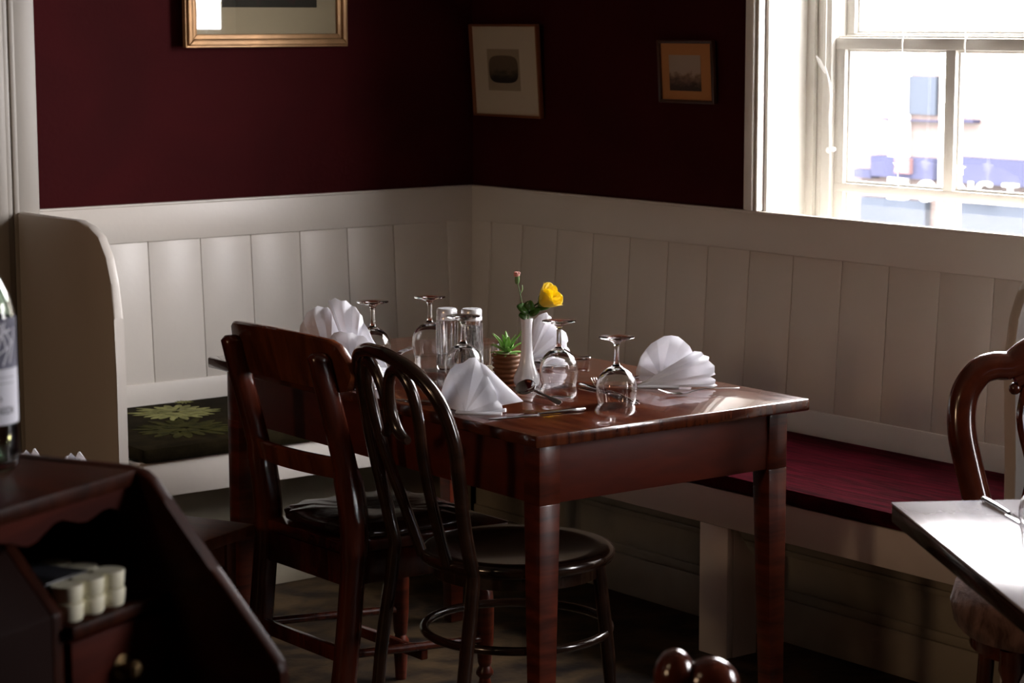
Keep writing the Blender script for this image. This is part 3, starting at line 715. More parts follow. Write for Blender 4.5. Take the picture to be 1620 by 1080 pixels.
# front napkin: base point px (735,652)
O1 = at_z(738, 652, .7505)
napkin('white fan-folded napkin at the front left of the table', O1,
       [(L(-2, 0, k1, -.012), PL(738, 652, k1, [(690, 648, .035), (697, 620, .034), (712, 592, .032), (732, 572, .03), (753, 572, .028), (765, 590, .02), (776, 608, .010), (787, 628, -.002), (796, 650, -.02)]), .0062)],
       [PL(738, 652, k1, [(752, 572, .030), (768, 580, .028), (797, 608, .024), (828, 637, .020), (800, 641, .010), (778, 645, .004)]),
        PL(738, 652, k1, [(700, 650, .04), (735, 610, .045), (752, 573, .032), (790, 650, .05)])],
       [(PL(738, 652, k1, [(722, 650, -.012), (760, 653, -.024), (794, 651, -.030)]), .008), (PL(738, 652, k1, [(735, 651, -.005), (770, 651, -.006), (800, 647, -.012)]), .009)])
# right napkin
k2 = 4.99 / FPX; O2 = at_z(1055, 610, .7505)
napkin('white fan-folded napkin at the right end of the table by the window', O2,
       [(PL(1055, 610, k2, [(1046, 598, .012)])[0], PL(1055, 610, k2, [(1007, 596, .02), (1010, 578, .022), (1022, 556, .024), (1040, 539, .026), (1063, 533, .026), (1082, 540, .024), (1098, 562, .02)]), .0055),
        (PL(1055, 610, k2, [(1007, 608, -.02)])[0], PL(1055, 610, k2, [(1098, 557, .010), (1113, 560, .0), (1120, 570, -.01), (1129, 586, -.018), (1122, 594, -.02), (1129, 602, -.03), (1126, 610, -.035)]), .0045)],
       [PL(1055, 610, k2, [(1008, 607, -.005), (1045, 590, .0055), (1098, 557, .012), (1100, 590, -.002), (1060, 604, -.01)]),
        PL(1055, 610, k2, [(1012, 606, .03), (1012, 580, .03), (1060, 560, .04), (1095, 580, .035), (1100, 607, .045)])],
       [(PL(1055, 610, k2, [(1008, 610, -.022), (1040, 608, -.03), (1072, 609, -.034)]), .007)])
# back napkin behind vase
k3 = 5.36 / FPX; O3 = at_z(868, 572, .7505)
napkin('white fan-folded napkin standing behind the bud vase', O3,
       [(PL(868, 572, k3, [(838, 566, -.01)])[0], PL(868, 572, k3, [(845, 508, .02), (860, 496, .02), (868, 500, .018), (874, 510, .015), (888, 522, .01), (898, 534, .004), (894, 546, -.002), (902, 558, -.006), (896, 568, -.014)]), .0045)],
       [PL(868, 572, k3, [(836, 571, .0), (846, 512, .022), (880, 522, .03), (896, 540, .03), (898, 571, .02)])],
       [(PL(868, 572, k3, [(838, 570, -.014), (870, 571, -.02), (896, 570, -.02)]), .006)])
# left napkin
k4 = 5.15 / FPX; O4 = at_z(545, 600, .7505)
napkin('white fan-folded napkin at the left end of the table beyond the chairs', O4,
       [(PL(545, 600, k4, [(524, 590, .0)])[0], PL(545, 600, k4, [(474, 532, .03), (480, 510, .032), (494, 494, .034), (512, 489, .036), (525, 498, .034), (545, 540, .03)]), .0055),
        (PL(545, 600, k4, [(560, 585, .0)])[0], PL(545, 600, k4, [(520, 486, .028), (523, 478, .028), (540, 479, .026), (556, 486, .024), (569, 498, .022), (574, 512, .02), (590, 540, .01), (612, 580, .0)]), .0055),
        (PL(545, 600, k4, [(560, 598, -.02)])[0], PL(545, 600, k4, [(521, 545, -.012), (529, 526, -.010), (551, 526, -.010), (566, 530, -.012), (583, 535, -.016), (600, 560, -.02), (622, 598, -.03)]), .0045)],
       [PL(545, 600, k4, [(520, 590, .04), (480, 535, .04), (515, 492, .045), (560, 500, .04), (600, 560, .045), (600, 598, .05)]),
        PL(545, 600, k4, [(548, 604, -.045), (545, 588, -.04), (560, 575, -.035), (612, 578, -.035), (626, 602, -.045)])],
       [(PL(545, 600, k4, [(540, 604, -.05), (580, 603, -.052), (622, 600, -.05)]), .009)])

# ---------------------------------------------------------------- cutlery
def place_line(p0, p1, z0=.7508, z1=None):
    p0 = Vector((p0.x, p0.y, z0)); p1 = Vector((p1.x, p1.y, z1 if z1 is not None else z0)); return p0, p1
def cut_root(name, label, cat, p0, p1, group):
    d = p1 - p0; t = empty(name, p0, 0, label, cat, group); t.rotation_euler = (0, -math.asin(max(-1, min(1, d.z / d.length))), math.atan2(d.y, d.x)); return t, d.length
def knife(label, p0, p1, z0=.7508, z1=None):
    """p0 blade tip, p1 handle end"""
    p0, p1 = place_line(p0, p1, z0, z1); t, Ln = cut_root('table_knife', label, 'knife', p0, p1, 'table knives')
    mb = MB(); top = [(0, .0, 0), (.015, .008, 0), (.05, .010, 0), (Ln * .48, .0095, 0), (Ln * .52, .004, 0)]; bot = [(Ln * .52, -.004, 0), (Ln * .48, -.008, 0), (.02, -.006, 0)]
    mb.prism(top + bot, (0, 0, .0015), .0004); mb.build('blade', M['steel'], t)
    mb = MB(); mb.tube([(Ln * .51, 0, .003), (Ln * .56, 0, .0035), (Ln * .8, 0, .004), (Ln * .97, 0, .0045), (Ln, 0, .0045)], [.0035, .0045, .0062, .0075, .005], 10, squash=(.6, 1)); mb.build('handle', M['steel'], t)
    return t
def fork(label, p0, p1, z0=.7508, z1=None, up=.012):
    """p0 tine tips, p1 handle end"""
    p0, p1 = place_line(p0, p1, z0, z1); t, Ln = cut_root('table_fork', label, 'fork', p0, p1, 'table forks')
    mb = MB()
    for j in range(4):
        y = (j - 1.5) * .0058
        mb.tube(smooth_path([(0, y, up), (.018, y, up * .45), (.036, y, .003), (.050, y * .9, .0022)], 3), [.0008] * 3 + [.0012] * 7, 6)
    mb.build('tines', M['steel'], t)
    mb = MB(); rows = []
    for x, w_, z in ((.046, .0112, .0028), (.058, .0108, .0022), (.068, .006, .003), (.08, .003, .0055), (.11, .0028, .0085), (Ln * .75, .0045, .0055), (Ln * .94, .0072, .0025), (Ln, .0045, .002)):
        rows.append([(x, -w_, z), (x, 0, z + .0008), (x, w_, z)])
    mb.grid(rows); mb.build('handle', M['steel'], t, mods=[('SOLIDIFY', dict(thickness=.0018)), ('SUBSURF', dict(levels=1, render_levels=2))]); return t
def spoon(label, p0, p1, z0=.7508, z1=None, face_up=True, roll=0):
    p0, p1 = place_line(p0, p1, z0, z1); t, Ln = cut_root('dessert_spoon', label, 'spoon', p0, p1, 'dessert spoons')
    t.rotation_euler = (roll, t.rotation_euler[1], t.rotation_euler[2])
    mb = MB(); rows = []; sg = 1 if face_up else -1; base = .001 if face_up else .011
    for i in range(9):
        s_ = -1 + 2 * i / 8; w_ = .0205 * math.sqrt(max(0.002, 1 - s_ * s_)) ; row = []
        for j in range(7):
            u_ = -1 + 2 * j / 6; row.append((.032 + .032 * s_, w_ * u_, base + sg * .010 * (s_ * s_ * .8 + u_ * u_ * (1 - s_ * s_) * .9)))
        rows.append(row)
    mb.grid(rows); mb.build('bowl', M['steel'], t, mods=[('SOLIDIFY', dict(thickness=.001)), ('SUBSURF', dict(levels=1, render_levels=2))])
    mb = MB(); rows = []
    for x, w_, z in ((.061, .004, .009), (.075, .0030, .0105), (.11, .003, .009), (Ln * .78, .005, .005), (Ln * .95, .0078, .002), (Ln, .005, .0018)):
        rows.append([(x, -w_, z), (x, 0, z + .0006), (x, w_, z)])
    mb.grid(rows); mb.build('handle', M['steel'], t, mods=[('SOLIDIFY', dict(thickness=.0018)), ('SUBSURF', dict(levels=1, render_levels=2))]); return t
Z = .7505
knife('steel table knife lying along the front edge of the table', at_z(772, 664, Z), at_z(925, 650, Z))
spoon('steel dessert spoon with its bowl raised against the white vase foot', at_z(822, 612, .768), at_z(888, 641, Z), .770, .7535, True, .75)
fork('steel fork lying crossed with the spoon below the vase', at_z(905, 632, Z), at_z(800, 623, Z), .7510, None, .006)
fork('steel fork in front of the right napkin, handle to the table end', at_z(1044, 627, Z), at_z(1170, 620, Z), .7508, .759, .014)
fork('steel fork with upright tines behind the front right glass', at_z(941, 612, Z), at_z(1010, 640, Z), .7508, None, .020)
knife('steel knife behind the front right glass, handle to the centre', at_z(1012, 634, Z), at_z(918, 611, Z))
knife('steel knife lying against the right napkin with copper reflection', at_z(955, 604, Z), at_z(1030, 598, Z))
knife('steel knife with its handle end right of the back glass', at_z(860, 571, Z), at_z(934, 569, Z))
spoon('steel spoon behind the bud vase before the back napkin', at_z(842, 577, Z), at_z(895, 574, Z))
fork('steel fork beside the left back glass, tines lifted', at_z(652, 551, .768), at_z(600, 573, Z), .768, .7510, .004)
knife('steel knife at the left place setting near the far wall', at_z(590, 596, Z), at_z(650, 585, Z))
fork('steel fork at the table edge beside the left napkin', at_z(598, 612, Z), at_z(545, 618, Z), .7508, None, .006)
knife('steel knife seen through the bentwood chair back', at_z(625, 632, Z), at_z(685, 640, Z))

# ---------------------------------------------------------------- reddish bar-back chair (A)
t = empty('wooden_dining_chair', (-1.49, -1.632, 0), 0, 'reddish wooden chair with broad curved top rail, left chair at the dining table', 'chair')
pw_ = .175
for s_ in (1, -1):
    y = s_ * pw_; mb = MB()
    path = smooth_path([(-.245, y, 0), (-.215, y, .20), (-.195, y, .40), (-.190, y, .47), (-.205, y, .58), (-.235, y, .70), (-.262, y, .80), (-.278, y, .862)], 4)
    hw, hd = .0205, .027; rows = []
    for i, p in enumerate(path):
        s1 = i / (len(path) - 1); k = 1.0 - .12 * s1
        if i == len(path) - 1: k *= .55
        w1 = hw * k; d1 = hd * k * (1.25 if .42 < p.z < .60 else 1)
        rows.append([p + Vector((a, b, 0)) for a, b in ((-d1, -w1 * .5), (-d1 * .6, -w1), (d1 * .6, -w1), (d1, -w1 * .5), (d1, w1 * .5), (d1 * .6, w1), (-d1 * .6, w1), (-d1, w1 * .5))])
    mb.grid(rows, close_u=True)
    mb.face([mb.v(p) for p in rows[0]]); mb.face([mb.v(p) for p in rows[-1]])
    bmesh.ops.remove_doubles(mb.b, verts=mb.b.verts, dist=1e-5)
    mb.build('rear_leg', M['chairwood'], t, angle=60)
def curved_board(mb, ys, zlo, zhi, xf, th):
    """xf(y, z) gives the middle of the board"""
    n = len(ys)
    for side in (0,):
        rows = []
        for i, y in enumerate(ys):
            a, b = zlo(y), zhi(y); q = []
            for zz_, dx in ((a, -th / 2), (b - .004, -th / 2), (b, -th / 4), (b, th / 4), (b - .004, th / 2), (a, th / 2)): q.append((xf(y, zz_) + dx, y, zz_))
            rows.append(q)
        mb.grid(rows, close_u=True)
        mb.face([mb.v(p) for p in rows[0]]); mb.face([mb.v(p) for p in rows[-1]])
    bmesh.ops.remove_doubles(mb.b, verts=mb.b.verts, dist=1e-5)
NY = 24; ys = [-.230 + .468 * i / NY for i in range(NY + 1)]
def rnd_end(y, r=.045):
    e = (.238 - y) if y > 0 else (.230 + y); return 0 if e >= r else r - math.sqrt(max(0, r * r - (r - e) ** 2))
mb = MB(); curved_board(mb, ys, lambda y: .772 + .010 * (1 - (y / .240) ** 2) + rnd_end(y) * .9, lambda y: .885 + .014 * (1 - (y / .240) ** 2) - rnd_end(y) * 1.0, lambda y, z: -.266 - (z - .84) * .25 + .040 * (y / .240) ** 2 + .0, .020)
mb.build('top_rail', M['chairrail'], t, angle=45)
ys2 = [-.165 + .33 * i / 16 for i in range(17)]
mb = MB(); curved_board(mb, ys2, lambda y: .584 + .004 * math.cos(y * 9), lambda y: .630 + .004 * math.cos(y * 9), lambda y, z: -.205 - (z - .58) * .22 - .035 * (1 - (y / .175) ** 2), .018); mb.build('back_slat', M['chairrail'], t)
mb = MB(); mb.prism([(-.205, -.158, .415), (.205, -.205, .415), (.215, -.19, .415), (.215, .19, .415), (.205, .205, .415), (-.205, .158, .415)], (0, 0, .026), .006); mb.build('seat', M['chairwood'], t)
for s_ in (1, -1):
    mb = MB(); mb.prism([(-.18, s_ * .160, .345), (.175, s_ * .183, .345), (.175, s_ * .168, .345), (-.18, s_ * .145, .345)], (0, 0, .07), .002); mb.build('seat_rail', M['chairwood'], t)
    mb = MB(); fx, fy = .165, s_ * .165
    mb.box((fx - .021, fy - .021, .335), (fx + .021, fy + .021, .415), .003)
    mb.lathe([(.0185, .335), (.020, .325), (.013, .318), (.022, .305), (.022, .298), (.013, .290), (.019, .278), (.0215, .24), (.020, .17), (.016, .115), (.013, .108), (.020, .095), (.020, .088), (.012, .080), (.0165, .06), (.013, 0), (0, 0)], 20, (fx, fy, 0))
    mb.build('front_leg', M['mahog'], t, angle=50)
    mb = MB(); mb.tube([(-.21, s_ * .172, .20), (.165, s_ * .165, .17)], .010, 10); mb.build('stretcher', M['chairwood'], t)
mb = MB(); mb.box((-.202, -.16, .345), (-.185, .16, .414), .002); mb.build('seat_rail', M['chairwood'], t)
mb = MB(); mb.box((.158, -.15, .345), (.175, .15, .414), .002); mb.build('seat_rail', M['chairwood'], t)
mb = MB(); mb.box((-.220, -.17, .178), (-.205, .17, .212), .003); mb.build('stretcher', M['chairwood'], t)
mb = MB(); mb.box((-.01, -.165, .150), (.008, .165, .175), .003); mb.build('stretcher', M['chairwood'], t)
# seat pad lying on the chair
mb = MB(); rows = []
for ri, (r_, z_) in enumerate(((.165, .4425), (.182, .448), (.184, .456), (.172, .466), (.13, .474), (.06, .470), (.005, .464))):
    rows.append([(-1.50 + r_ * (1 + (.025 if ri < 4 else 0) * math.sin(14 * a)) * math.copysign(abs(math.cos(a)) ** .6, math.cos(a)), -1.632 + r_ * (1 + (.025 if ri < 4 else 0) * math.sin(14 * a + 1)) * math.copysign(abs(math.sin(a)) ** .6, math.sin(a)), z_ + (.002 * math.sin(14 * a) if ri < 4 else 0)) for a in [2 * math.pi * i / 96 for i in range(96)]])
mb.grid(rows, close_u=True); mb.face([mb.v(p) for p in rows[0]]); mb.face([mb.v(p) for p in rows[-1]])
bmesh.ops.remove_doubles(mb.b, verts=mb.b.verts, dist=1e-5)
o = mb.build('seat_pad', M['leather'], None, angle=70); tag(o, 'shiny dark ruffled seat pad on the reddish wooden chair', 'seat pad')

# ---------------------------------------------------------------- bentwood chair (B)
FA = math.atan2(-.175, .975)
t = empty('bentwood_chair', (-1.462, -2.090, 0), FA, 'dark brown bentwood chair with looped back, right chair at the dining table', 'chair')
def hx(y, z): # back surface: leans and is hollowed
    zz_ = max(0, z - .45); return -.195 - zz_ * .20 - .035 * (1 - (y / .2) ** 2) * min(1, zz_ / .25)
H = [(-.185, .45), (-.190, .55), (-.204, .66), (-.208, .74), (-.188, .815), (-.135, .866), (-.06, .888), (0, .892), (.06, .888), (.135, .866), (.188, .815), (.208, .74), (.204, .66), (.190, .55), (.185, .45)]
pts = smooth_path([(hx(y, z), y, z) for y, z in H], 6)
low = [(-.245, -.20, 0), (-.225, -.195, .22), (-.20, -.187, .40)]
full = smooth_path(low, 5)[:-1] + pts + smooth_path([(a, -b, c_) for a, b, c_ in reversed(low)], 5)[1:]
mb = MB(); mb.tube(full, .0145, 12); mb.build('back_hoop', M['bentwood'], t)
for s_ in (1, -1):
    I = [(.060, .45), (.074, .56), (.096, .68), (.110, .765), (.106, .825), (.076, .862), (.038, .852), (.014, .812), (.008, .770), (.020, .735), (.042, .718), (.056, .716)]
    path = smooth_path([(hx(s_ * y, z) + .004, s_ * y, z) for y, z in I], 5)
    n = len(path); mb = MB(); mb.tube(path, [.0122 - (.004 * max(0, (i / n - .8)) / .2) for i in range(n)], 10); mb.build('back_loop', M['bentwood'], t)
mb = MB(); mb.lathe([(0, .432), (.19, .432), (.203, .437), (.207, .448), (.203, .458), (.19, .462), (.16, .458), (0, .455)], 48); mb.build('seat', M['bentwood'], t, angle=60)
mb = MB(); mb.lathe([(.165, .405), (.178, .405), (.178, .432), (.165, .432), (.165, .405)], 48); mb.build('seat_ring', M['bentwood'], t, angle=60)
for s_ in (1, -1):
    mb = MB(); mb.tube(smooth_path([(.150, s_ * .150, .0), (.142, s_ * .142, .22), (.125, s_ * .125, .432)], 5), [.012] * 5 + [.0145] * 6, 12); mb.build('front_leg', M['bentwood'], t)
mb = MB(); mb.tube([(.196 * math.cos(a), .196 * math.sin(a), .285) for a in [2 * math.pi * i / 48 for i in range(48)]], .0095, 10, closed=True); mb.build('ring_stretcher', M['bentwood'], t)

# ---------------------------------------------------------------- stool at the left
c0 = Vector((-1.792, -1.585, 0)); d1 = Vector((-.399, .917, 0)).normalized(); d2 = Vector((-.917, -.399, 0)).normalized()
rz = math.atan2(d1.y, d1.x)
t = empty('wooden_stool', c0, rz, 'plain reddish wooden stool between the dark cabinet and the bar-back chair', 'stool')
# local x = d1 (away), local y = d2 (left-near)
mb = MB(); mb.box((0, 0, .436), (.36, .38, .462), .004); mb.build('seat', M['stool'], t)
for x, y in ((.03, .03), (.295, .03), (.03, .315), (.295, .315)):
    mb = MB(); mb.hexa([(x + .004, y + .004, 0), (x + .030, y + .004, 0), (x + .030, y + .030, 0), (x + .004, y + .030, 0)], [(x, y, .436), (x + .035, y, .436), (x + .035, y + .035, .436), (x, y + .035, .436)], .002); mb.build('leg', M['stool'], t)
for a, b in (((.036, .065, .375), (.052, .315, .436)), ((.307, .065, .375), (.323, .315, .436)), ((.065, .036, .375), (.295, .052, .436)), ((.065, .322, .375), (.295, .338, .436))):
    mb = MB(); mb.box(a, b, .002); mb.build('apron', M['stool'], t)

# ---------------------------------------------------------------- right table with glossy top
K = Vector((-1.539, -3.205, 0)); e1 = Vector((.195, -.125, 0)).normalized(); e2 = Vector((e1.y, -e1.x, 0))
if e2.y > 0: e2 = -e2
rz = math.atan2(e2.y, e2.x)
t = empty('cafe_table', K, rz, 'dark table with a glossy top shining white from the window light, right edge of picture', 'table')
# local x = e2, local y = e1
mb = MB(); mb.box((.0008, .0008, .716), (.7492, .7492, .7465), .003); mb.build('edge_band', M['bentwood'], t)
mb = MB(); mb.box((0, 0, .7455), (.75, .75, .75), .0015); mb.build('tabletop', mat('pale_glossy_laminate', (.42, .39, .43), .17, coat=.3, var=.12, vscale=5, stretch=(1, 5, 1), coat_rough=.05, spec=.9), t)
mb = MB(); mb.box((.14, .14, .66), (.61, .61, .716), .004); mb.build('apron', M['bentwood'], t)
mb = MB(); mb.lathe([(.07, .66), (.05, .62), (.032, .58), (.045, .50), (.05, .40), (.03, .28), (.045, .16), (.06, .10), (.06, .04), (0, .04)], 28, (.375, .375, 0)); mb.build('pedestal', M['bentwood'], t, angle=60)
for i in range(4):
    a = math.pi / 4 + i * math.pi / 2; mb = MB(); d = Vector((math.cos(a), math.sin(a), 0)); c_ = Vector((.375, .375, 0))
    mb.tube(smooth_path([c_ + d * .03 + Vector((0, 0, .12)), c_ + d * .13 + Vector((0, 0, .10)), c_ + d * .22 + Vector((0, 0, .045)), c_ + d * .27 + Vector((0, 0, .022))], 4), [.03] * 5 + [.024] * 4 + [.02] * 4, 10); mb.build('foot', M['bentwood'], t)
knife('steel knife on the glossy right table', at_z(1640, 838, Z), at_z(1556, 792, Z))
gg = copy_tree(gp); gg.location = at_z(1655, 846, .7503); gg['label'] = 'upturned glass cut by the right picture edge on the glossy table'; gg['group'] = 'glass on the right table'

# ---------------------------------------------------------------- balloon-back chairs
def balloon(label, loc, rz, full=True, scale=1):
    t = empty('balloon_back_chair', loc, rz, label, 'chair')
    Y = .80
    def bx(z): return -.20 - max(0, z - .45) * .22
    H_ = [(-.135, .46), (-.155, .54), (-.190, .66), (-.208, .74), (-.200, .805), (-.165, .848), (-.125, .862), (-.082, .864), (-.04, .888), (0, .900), (.04, .888), (.082, .864), (.125, .862), (.165, .848), (.200, .805), (.208, .74), (.190, .66), (.155, .54), (.135, .46)]
    H_ = [(a * Y, b) for a, b in H_]
    pts = smooth_path([(bx(z), y, z) for y, z in H_], 6); n = len(pts)
    rad = []
    for i in range(n):
        s_ = abs(i / (n - 1) - .5) * 2; rad.append(.029)
    mb = MB(); mb.tube(pts, rad, 14, squash=(.85, 1))
    mb.build('back_hoop', M['balloon'], t)
    mb = MB(); mb.ball((bx(.82), .058, .818), .013, 12); mb.ball((bx(.82), -.058, .818), .013, 12)
    mb.tube(smooth_path([(bx(.83), .056, .830), (bx(.84), .03, .842), (bx(.85), 0, .855), (bx(.84), -.03, .842), (bx(.83), -.056, .830)], 4), .014, 10); mb.build('carved_crest', M['balloon'], t)
    mb = MB()
    for s_ in (1, -1):
        mb.tube(smooth_path([(bx(.84), s_ * .028, .845), (bx(.74), s_ * .048, .76), (bx(.66), s_ * .030, .66), (bx(.58), s_ * .045, .58), (bx(.5), s_ * .05, .53)], 5), .010, 8)
    mb.tube([(bx(.54), -.12, .535), (bx(.53), 0, .525), (bx(.54), .12, .535)], .014, 10); mb.build('splat', M['balloon'], t)
    mb = MB(); rows = []
    for r_, z_ in ((.19, .405), (.208, .412), (.214, .445), (.206, .478), (.17, .497), (.10, .506), (.01, .508)):
        rows.append([(.02 + r_ * 1.04 * math.copysign(abs(math.cos(a)) ** .75, math.cos(a)), r_ * 1.06 * math.copysign(abs(math.sin(a)) ** .75, math.sin(a)), z_) for a in [2 * math.pi * i / 48 for i in range(48)]])
    mb.grid(rows, close_u=True); mb.face([mb.v(p) for p in rows[0]]); mb.face([mb.v(p) for p in rows[-1]]); bmesh.ops.remove_doubles(mb.b, verts=mb.b.verts, dist=1e-5)
    mb.build('padded_seat', M['brown_velvet'], t, angle=70)
    mb = MB(); mb.lathe([(.15, .365), (.19, .365), (.19, .407), (.15, .407), (.15, .365)], 36); mb.build('seat_rail', M['balloon'], t)
    for s_ in (1, -1):
        mb = MB(); mb.lathe([(.022, .40), (.024, .36), (.016, .34), (.022, .32), (.020, .2), (.013, .06), (.018, .05), (.014, 0), (0, 0)], 16, (.145, s_ * .145, 0)); mb.build('front_leg', M['balloon'], t, angle=60)
        mb = MB(); mb.tube(smooth_path([(-.27, s_ * .12, 0), (-.215, s_ * .117, .22), (-.190, s_ * .115, .42), (-.203, s_ * .115, .47)], 4), .0165, 10); mb.build('rear_leg', M['balloon'], t)
    return t

cR = EYE + ray(1705, 700) * 4.25
balloon('mahogany balloon-back chair with brown velvet seat behind the glossy right table', (cR.x, cR.y, 0), math.radians(232))
# chair crest in the near foreground
cF = EYE + ray(1105, 1040) * 2.5

t = empty('foreground_chair', (cF.x, cF.y, 0), math.radians(50), 'foreground chair whose two carved mahogany crest lobes poke up at the bottom edge', 'chair')
fz = cF.z
mb = MB(); mb.M = Matrix.Translation((0, 0, 0))
mb.ball((0, .026, fz - .024), .032, 20, (.9, .75, 1.05)); mb.ball((0, -.014, fz - .030), .032, 20, (.9, 1.0, .95))
mb.tube(smooth_path([(0, .20, fz - .17), (0, .16, fz - .10), (0, .07, fz - .062), (0, 0, fz - .045), (0, -.07, fz - .07), (0, -.16, fz - .12), (0, -.20, fz - .20)], 5), .024, 14); mb.build('crest_rail', M['balloon'], t)
for s_ in (1, -1):
    mb = MB(); mb.tube(smooth_path([(0, s_ * .20, fz - (.17 if s_ > 0 else .20)), (.0, s_ * .19, .62), (.02, s_ * .17, .45), (-.03, s_ * .17, 0)], 5), .019, 12); mb.build('rear_leg', M['balloon'], t)
    mb = MB(); mb.tube([(.36, s_ * .18, 0), (.36, s_ * .18, .42)], [.014, .022], 12); mb.build('front_leg', M['balloon'], t)
mb = MB(); mb.box((.0, -.2, .41), (.40, .2, .47), .02); mb.build('padded_seat', M['brown_velvet'], t)

# ---------------------------------------------------------------- dark cabinet at lower left
ang = math.radians(25); P1 = at_z(211, 742, 1.055)
t = empty('sloping_wooden_cabinet', (P1.x, P1.y, 0), ang, 'dark wooden waiter cabinet with sloping sides and a small drawer, lower left', 'cabinet')
# local x = u (right, along the front), local -y = towards the viewer (v)
def pv(u_, v_, z_): return (u_, -v_, z_)
BK = -.30
zt = 1.055; zs = .9212
pr_ = [(BK, 0), (.190, 0), (.190, .846), (.186, .856), (.10, .952), (.040, 1.022), (.022, 1.044), (.008, 1.0535), (-.02, zt + .001), (BK, zt + .001)]
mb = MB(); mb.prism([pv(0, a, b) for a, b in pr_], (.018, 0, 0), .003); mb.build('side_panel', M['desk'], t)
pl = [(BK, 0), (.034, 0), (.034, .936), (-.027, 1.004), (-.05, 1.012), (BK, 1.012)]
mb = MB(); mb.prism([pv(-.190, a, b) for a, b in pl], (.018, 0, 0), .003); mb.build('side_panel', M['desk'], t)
mb = MB(); mb.box(pv(-.34, BK, zt - .018), pv(0, .004, zt), .003); mb.build('top_board', M['desk'], t)
mb = MB(); V = []
n = 24
for i in range(n + 1): x = -.34 + .34 * i / n; V.append((x, 0, zt - .018))
low = []
for i in range(n + 1):
    x = -.34 + .34 * i / n; low.append((x, 0, zt - .040 - .006 * math.cos(x * 70) - .004 * math.cos(x * 31)))
mb.prism(V + low[::-1], (0, .012, 0)); mb.build('scalloped_valance', M['drawer'], t, smooth=False)
mb = MB(); mb.box(pv(-.172, BK + .02, zs - .014), pv(0, .046, zs), .002); mb.build('shelf', M['desk'], t)
mb = MB(); mb.box(pv(-.34, BK, 0), pv(0, BK + .015, zt - .018)); mb.build('back_panel', M['desk'], t, smooth=False)
dr_ = MB().box(pv(-.168, .020, zs - .115), pv(-.004, .040, zs - .019), .003).build('drawer', M['drawer'], t)
mb = MB(); mb.M = Matrix.Translation(pv(-.084, .040, zs - .066)) @ Matrix.Rotation(math.pi / 2, 4, 'X'); mb.lathe([(.014, 0), (.015, .002), (.006, .004), (.0055, .010), (.0095, .014), (.0105, .019), (.007, .023), (0, .024)], 20); mb.build('knob', M['brass'], dr_)
mb = MB(); mb.box(pv(-.172, .0, zs - .14), pv(0, .044, zs - .119), .002); mb.build('drawer_divider', M['drawer'], t)
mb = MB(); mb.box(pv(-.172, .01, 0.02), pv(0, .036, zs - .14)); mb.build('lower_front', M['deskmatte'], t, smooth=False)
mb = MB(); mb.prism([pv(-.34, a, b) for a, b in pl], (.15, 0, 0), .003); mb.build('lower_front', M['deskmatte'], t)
cabM = Matrix.Translation((P1.x, P1.y, 0)) @ Matrix.Rotation(ang, 4, 'Z')
# tealight pack on the shelf
def cab(u_, v_, z_): return cabM @ Vector(pv(u_, v_, z_))
o0 = cab(-.148, .020, zs + .0005)
t = empty('tealight_pack', o0, ang, 'pack of white tealights in a dark paper sleeve on the cabinet shelf', 'candles')
for i in range(3):
    for j in range(3):
        for l in range(2):
            mb = MB(); rr_ = .0175; z0_ = l * .0195
            mb.lathe([(0, z0_), (rr_ * .86, z0_), (rr_ * .93, z0_ + .002), (rr_, z0_ + .017), (rr_ * .97, z0_ + .0185), (0, z0_ + .0180)], 24, (i * .036, j * .036, 0)); mb.build('tealight', M['wax'], t)
mb = MB(); mb.box((-.020, .012, .0385), (.054, .088, .0405), .001); mb.box((-.0205, .012, .004), (-.0190, .088, .040)); sl = mb.build('paper_sleeve', M['black'], t)
mb = MB(); mb.box((-.014, .060, .0406), (.004, .082, .0410)); 
for k in range(4): mb.box((.010 + k * .009, .022, .0406), (.013 + k * .009, .070, .0409))
mb.build('sleeve_print', M['greytext'], sl, smooth=False)

# bottle
bp = at_z(-24, 741, zt); bp.z = zt + .0015
t = empty('wine_bottle', bp, 0, 'clear green-tinted wine bottle with a white label, cut by the left edge', 'bottle')
ro = [(0, .004), (.020, .002), (.034, 0), (.0375, .004), (.038, .012), (.038, .160), (.0375, .172), (.034, .190), (.026, .207), (.018, .222), (.0145, .240), (.0140, .295), (.0150, .300), (.0150, .308), (.0130, .310)]
ri = [(.0110, .308), (.0115, .240), (.0150, .222), (.023, .205), (.031, .188), (.0345, .171), (.035, .160), (.035, .012), (.030, .008), (0, .014)]
mb = MB(); mb.lathe(ro + ri, 48); mb.build('bottle_body', M['green_glass'], t, angle=60)
mb = MB(); mb.lathe([(.0383, .052), (.0388, .052), (.0388, .114), (.0383, .114), (.0383, .052)], 64); lw = mb.build('label', M['label_white'], t); lw['label'] = 'white lower label'
mb = MB(); mb.lathe([(.0383, .114), (.0388, .114), (.0388, .170), (.0383, .170), (.0383, .114)], 64); lg = mb.build('label', M['label_grey'], t); lg['label'] = 'slate grey upper label with pale branch pattern'
def wrap(o, R_):
    """bend flat x-z art around the bottle: x=0 faces the camera side"""
    a0 = math.atan2(-FH.y, -FH.x)
    for v_ in o.data.vertices:
        th = v_.co.x / R_; r_ = R_ + v_.co.y; v_.co = Vector((r_ * math.cos(a0 + th), r_ * math.sin(a0 + th), v_.co.z))
I3 = Matrix(((1, 0, 0, 0), (0, 0, 1, 0), (0, 1, 0, 0), (0, 0, 0, 1)))
o = text_obj('print', 'REDI', .0115, M['greytext'], lw, Matrix.Translation((.036, 0, .064)) @ I3, .0001); wrap(o, .0391)
o = text_obj('print', 's', .010, M['greytext'], lw, Matrix.Translation((.030, 0, .079)) @ I3, .0001); wrap(o, .0391)
mb = MB()
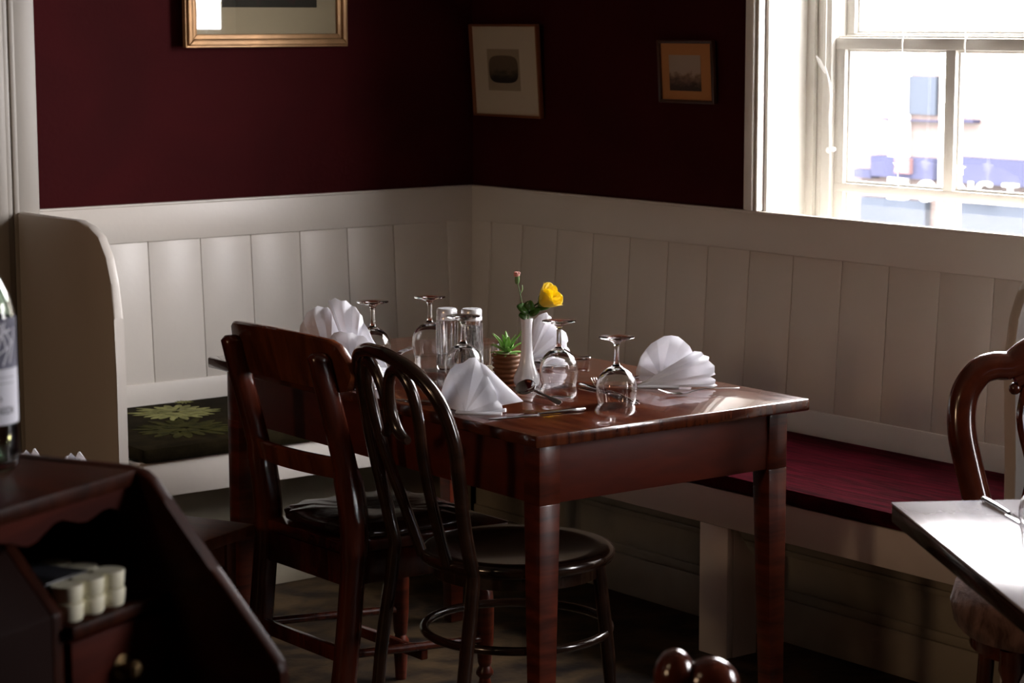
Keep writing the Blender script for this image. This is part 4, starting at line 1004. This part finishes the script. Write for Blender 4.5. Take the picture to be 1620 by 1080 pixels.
for z_ in (.098, .1045): 
    for i in range(24): mb.box((.012 + i * .0016, -.0001, z_), (.012 + (i + 1) * .0016, .0001, z_ + .0005))
o = mb.build('fine_print', M['greytext'], lw, smooth=False); wrap(o, .0391)
mb = MB(); rr2 = random.Random(4)
def stroke(p, a, Ln, w_):
    n = 6; p = Vector(p); d = Vector((math.cos(a), 0, math.sin(a))); q = Vector((-d.z, 0, d.x)) * w_
    for i in range(n):
        A_ = p + d * Ln * i / n; B_ = p + d * Ln * (i + 1) / n
        mb.prism([A_ - q, B_ - q, B_ + q, A_ + q], (0, .0002, 0))
for x, z_, a, Ln in ((.022, .118, 1.25, .050), (.027, .140, 2.4, .02), (.024, .128, .5, .02), (.030, .152, .3, .018), (.034, .118, 1.1, .03), (.040, .135, 1.9, .03), (.044, .12, 1.3, .04), (.020, .156, -.5, .02), (.05, .14, 2.2, .03)):
    stroke((x, 0, z_), a, Ln, .0009)
o = mb.build('branch_pattern', M['label_white'], lg, smooth=False); wrap(o, .0391)

# napkins whose tips show over the cabinet, on a small table hidden behind it
sp_ = at_z(85, 745, .70); 
t = empty('side_table', (sp_.x, sp_.y, 0), math.radians(20), 'small dark table hidden behind the cabinet carrying two napkins', 'table')
mb = MB(); mb.box((-.11, -.10, .662), (.11, .10, .68), .003); mb.build('tabletop', M['desk'], t)
mb = MB(); mb.lathe([(.03, .662), (.02, .6), (.02, .1), (.05, .06), (.10, .02), (.10, 0), (0, 0)], 24); mb.build('pedestal', M['desk'], t)
for (px_, py_, lb) in ((46, 711, 'white napkin tip showing over the cabinet beside the bottle'), (117, 716, 'white petal-folded napkin tip showing over the middle of the cabinet')):
    tp = EYE + ray(px_, py_) * ((sp_ - EYE).dot(FW)); b_ = Vector((tp.x, tp.y, .6805)); h_ = tp.z - .6805
    t = empty('folded_napkin', b_, 0, lb, 'napkin', 'napkins behind the cabinet'); mb = MB()
    for i in range(5):
        a = i * 1.257 + .3; d = Vector((math.cos(a), math.sin(a), 0)); q = Vector((-d.y, d.x, 0)); hh = h_ * (1 - .05 * i); rows = []
        for k in range(7):
            s_ = k / 6; w_ = .022 * math.sin(math.pi * (.15 + .84 * s_)) ; p = d * (.006 + .012 * math.sin(s_ * 2.6)) + Vector((0, 0, hh * s_)); rows.append([p - q * w_, p + d * .004, p + q * w_])
        mb.grid(rows)
    mb.build('petal_folds', M['napkin'], t, mods=[('SOLIDIFY', dict(thickness=.001))])

t = empty('wall_fill_lamp', (-6.99, -3.0, 2.20), 0, 'added fill lamp on the left wall outside the picture', 'lamp')  # invented housing for the added warm fill, never in view
mb = MB(); mb.box((0, -.3, -.3), (.12, .3, .3), .03); mb.build('shade', mat('fill_lamp_linen', (.8, .7, .5), .7), t)
# made-up unseen ceiling lamp, added for the dim warm fill
t = empty('ceiling_fill_lamp', (-4.6, -3.6, 2.5), 0, 'added round ceiling fill lamp, out of view', 'lamp')
mb = MB(); mb.lathe([(0, 0), (.16, 0), (.16, -.03), (.15, -.045), (0, -.05)], 32); mb.build('shade', mat('fill_lamp_opal', (.8, .7, .5), .5), t)
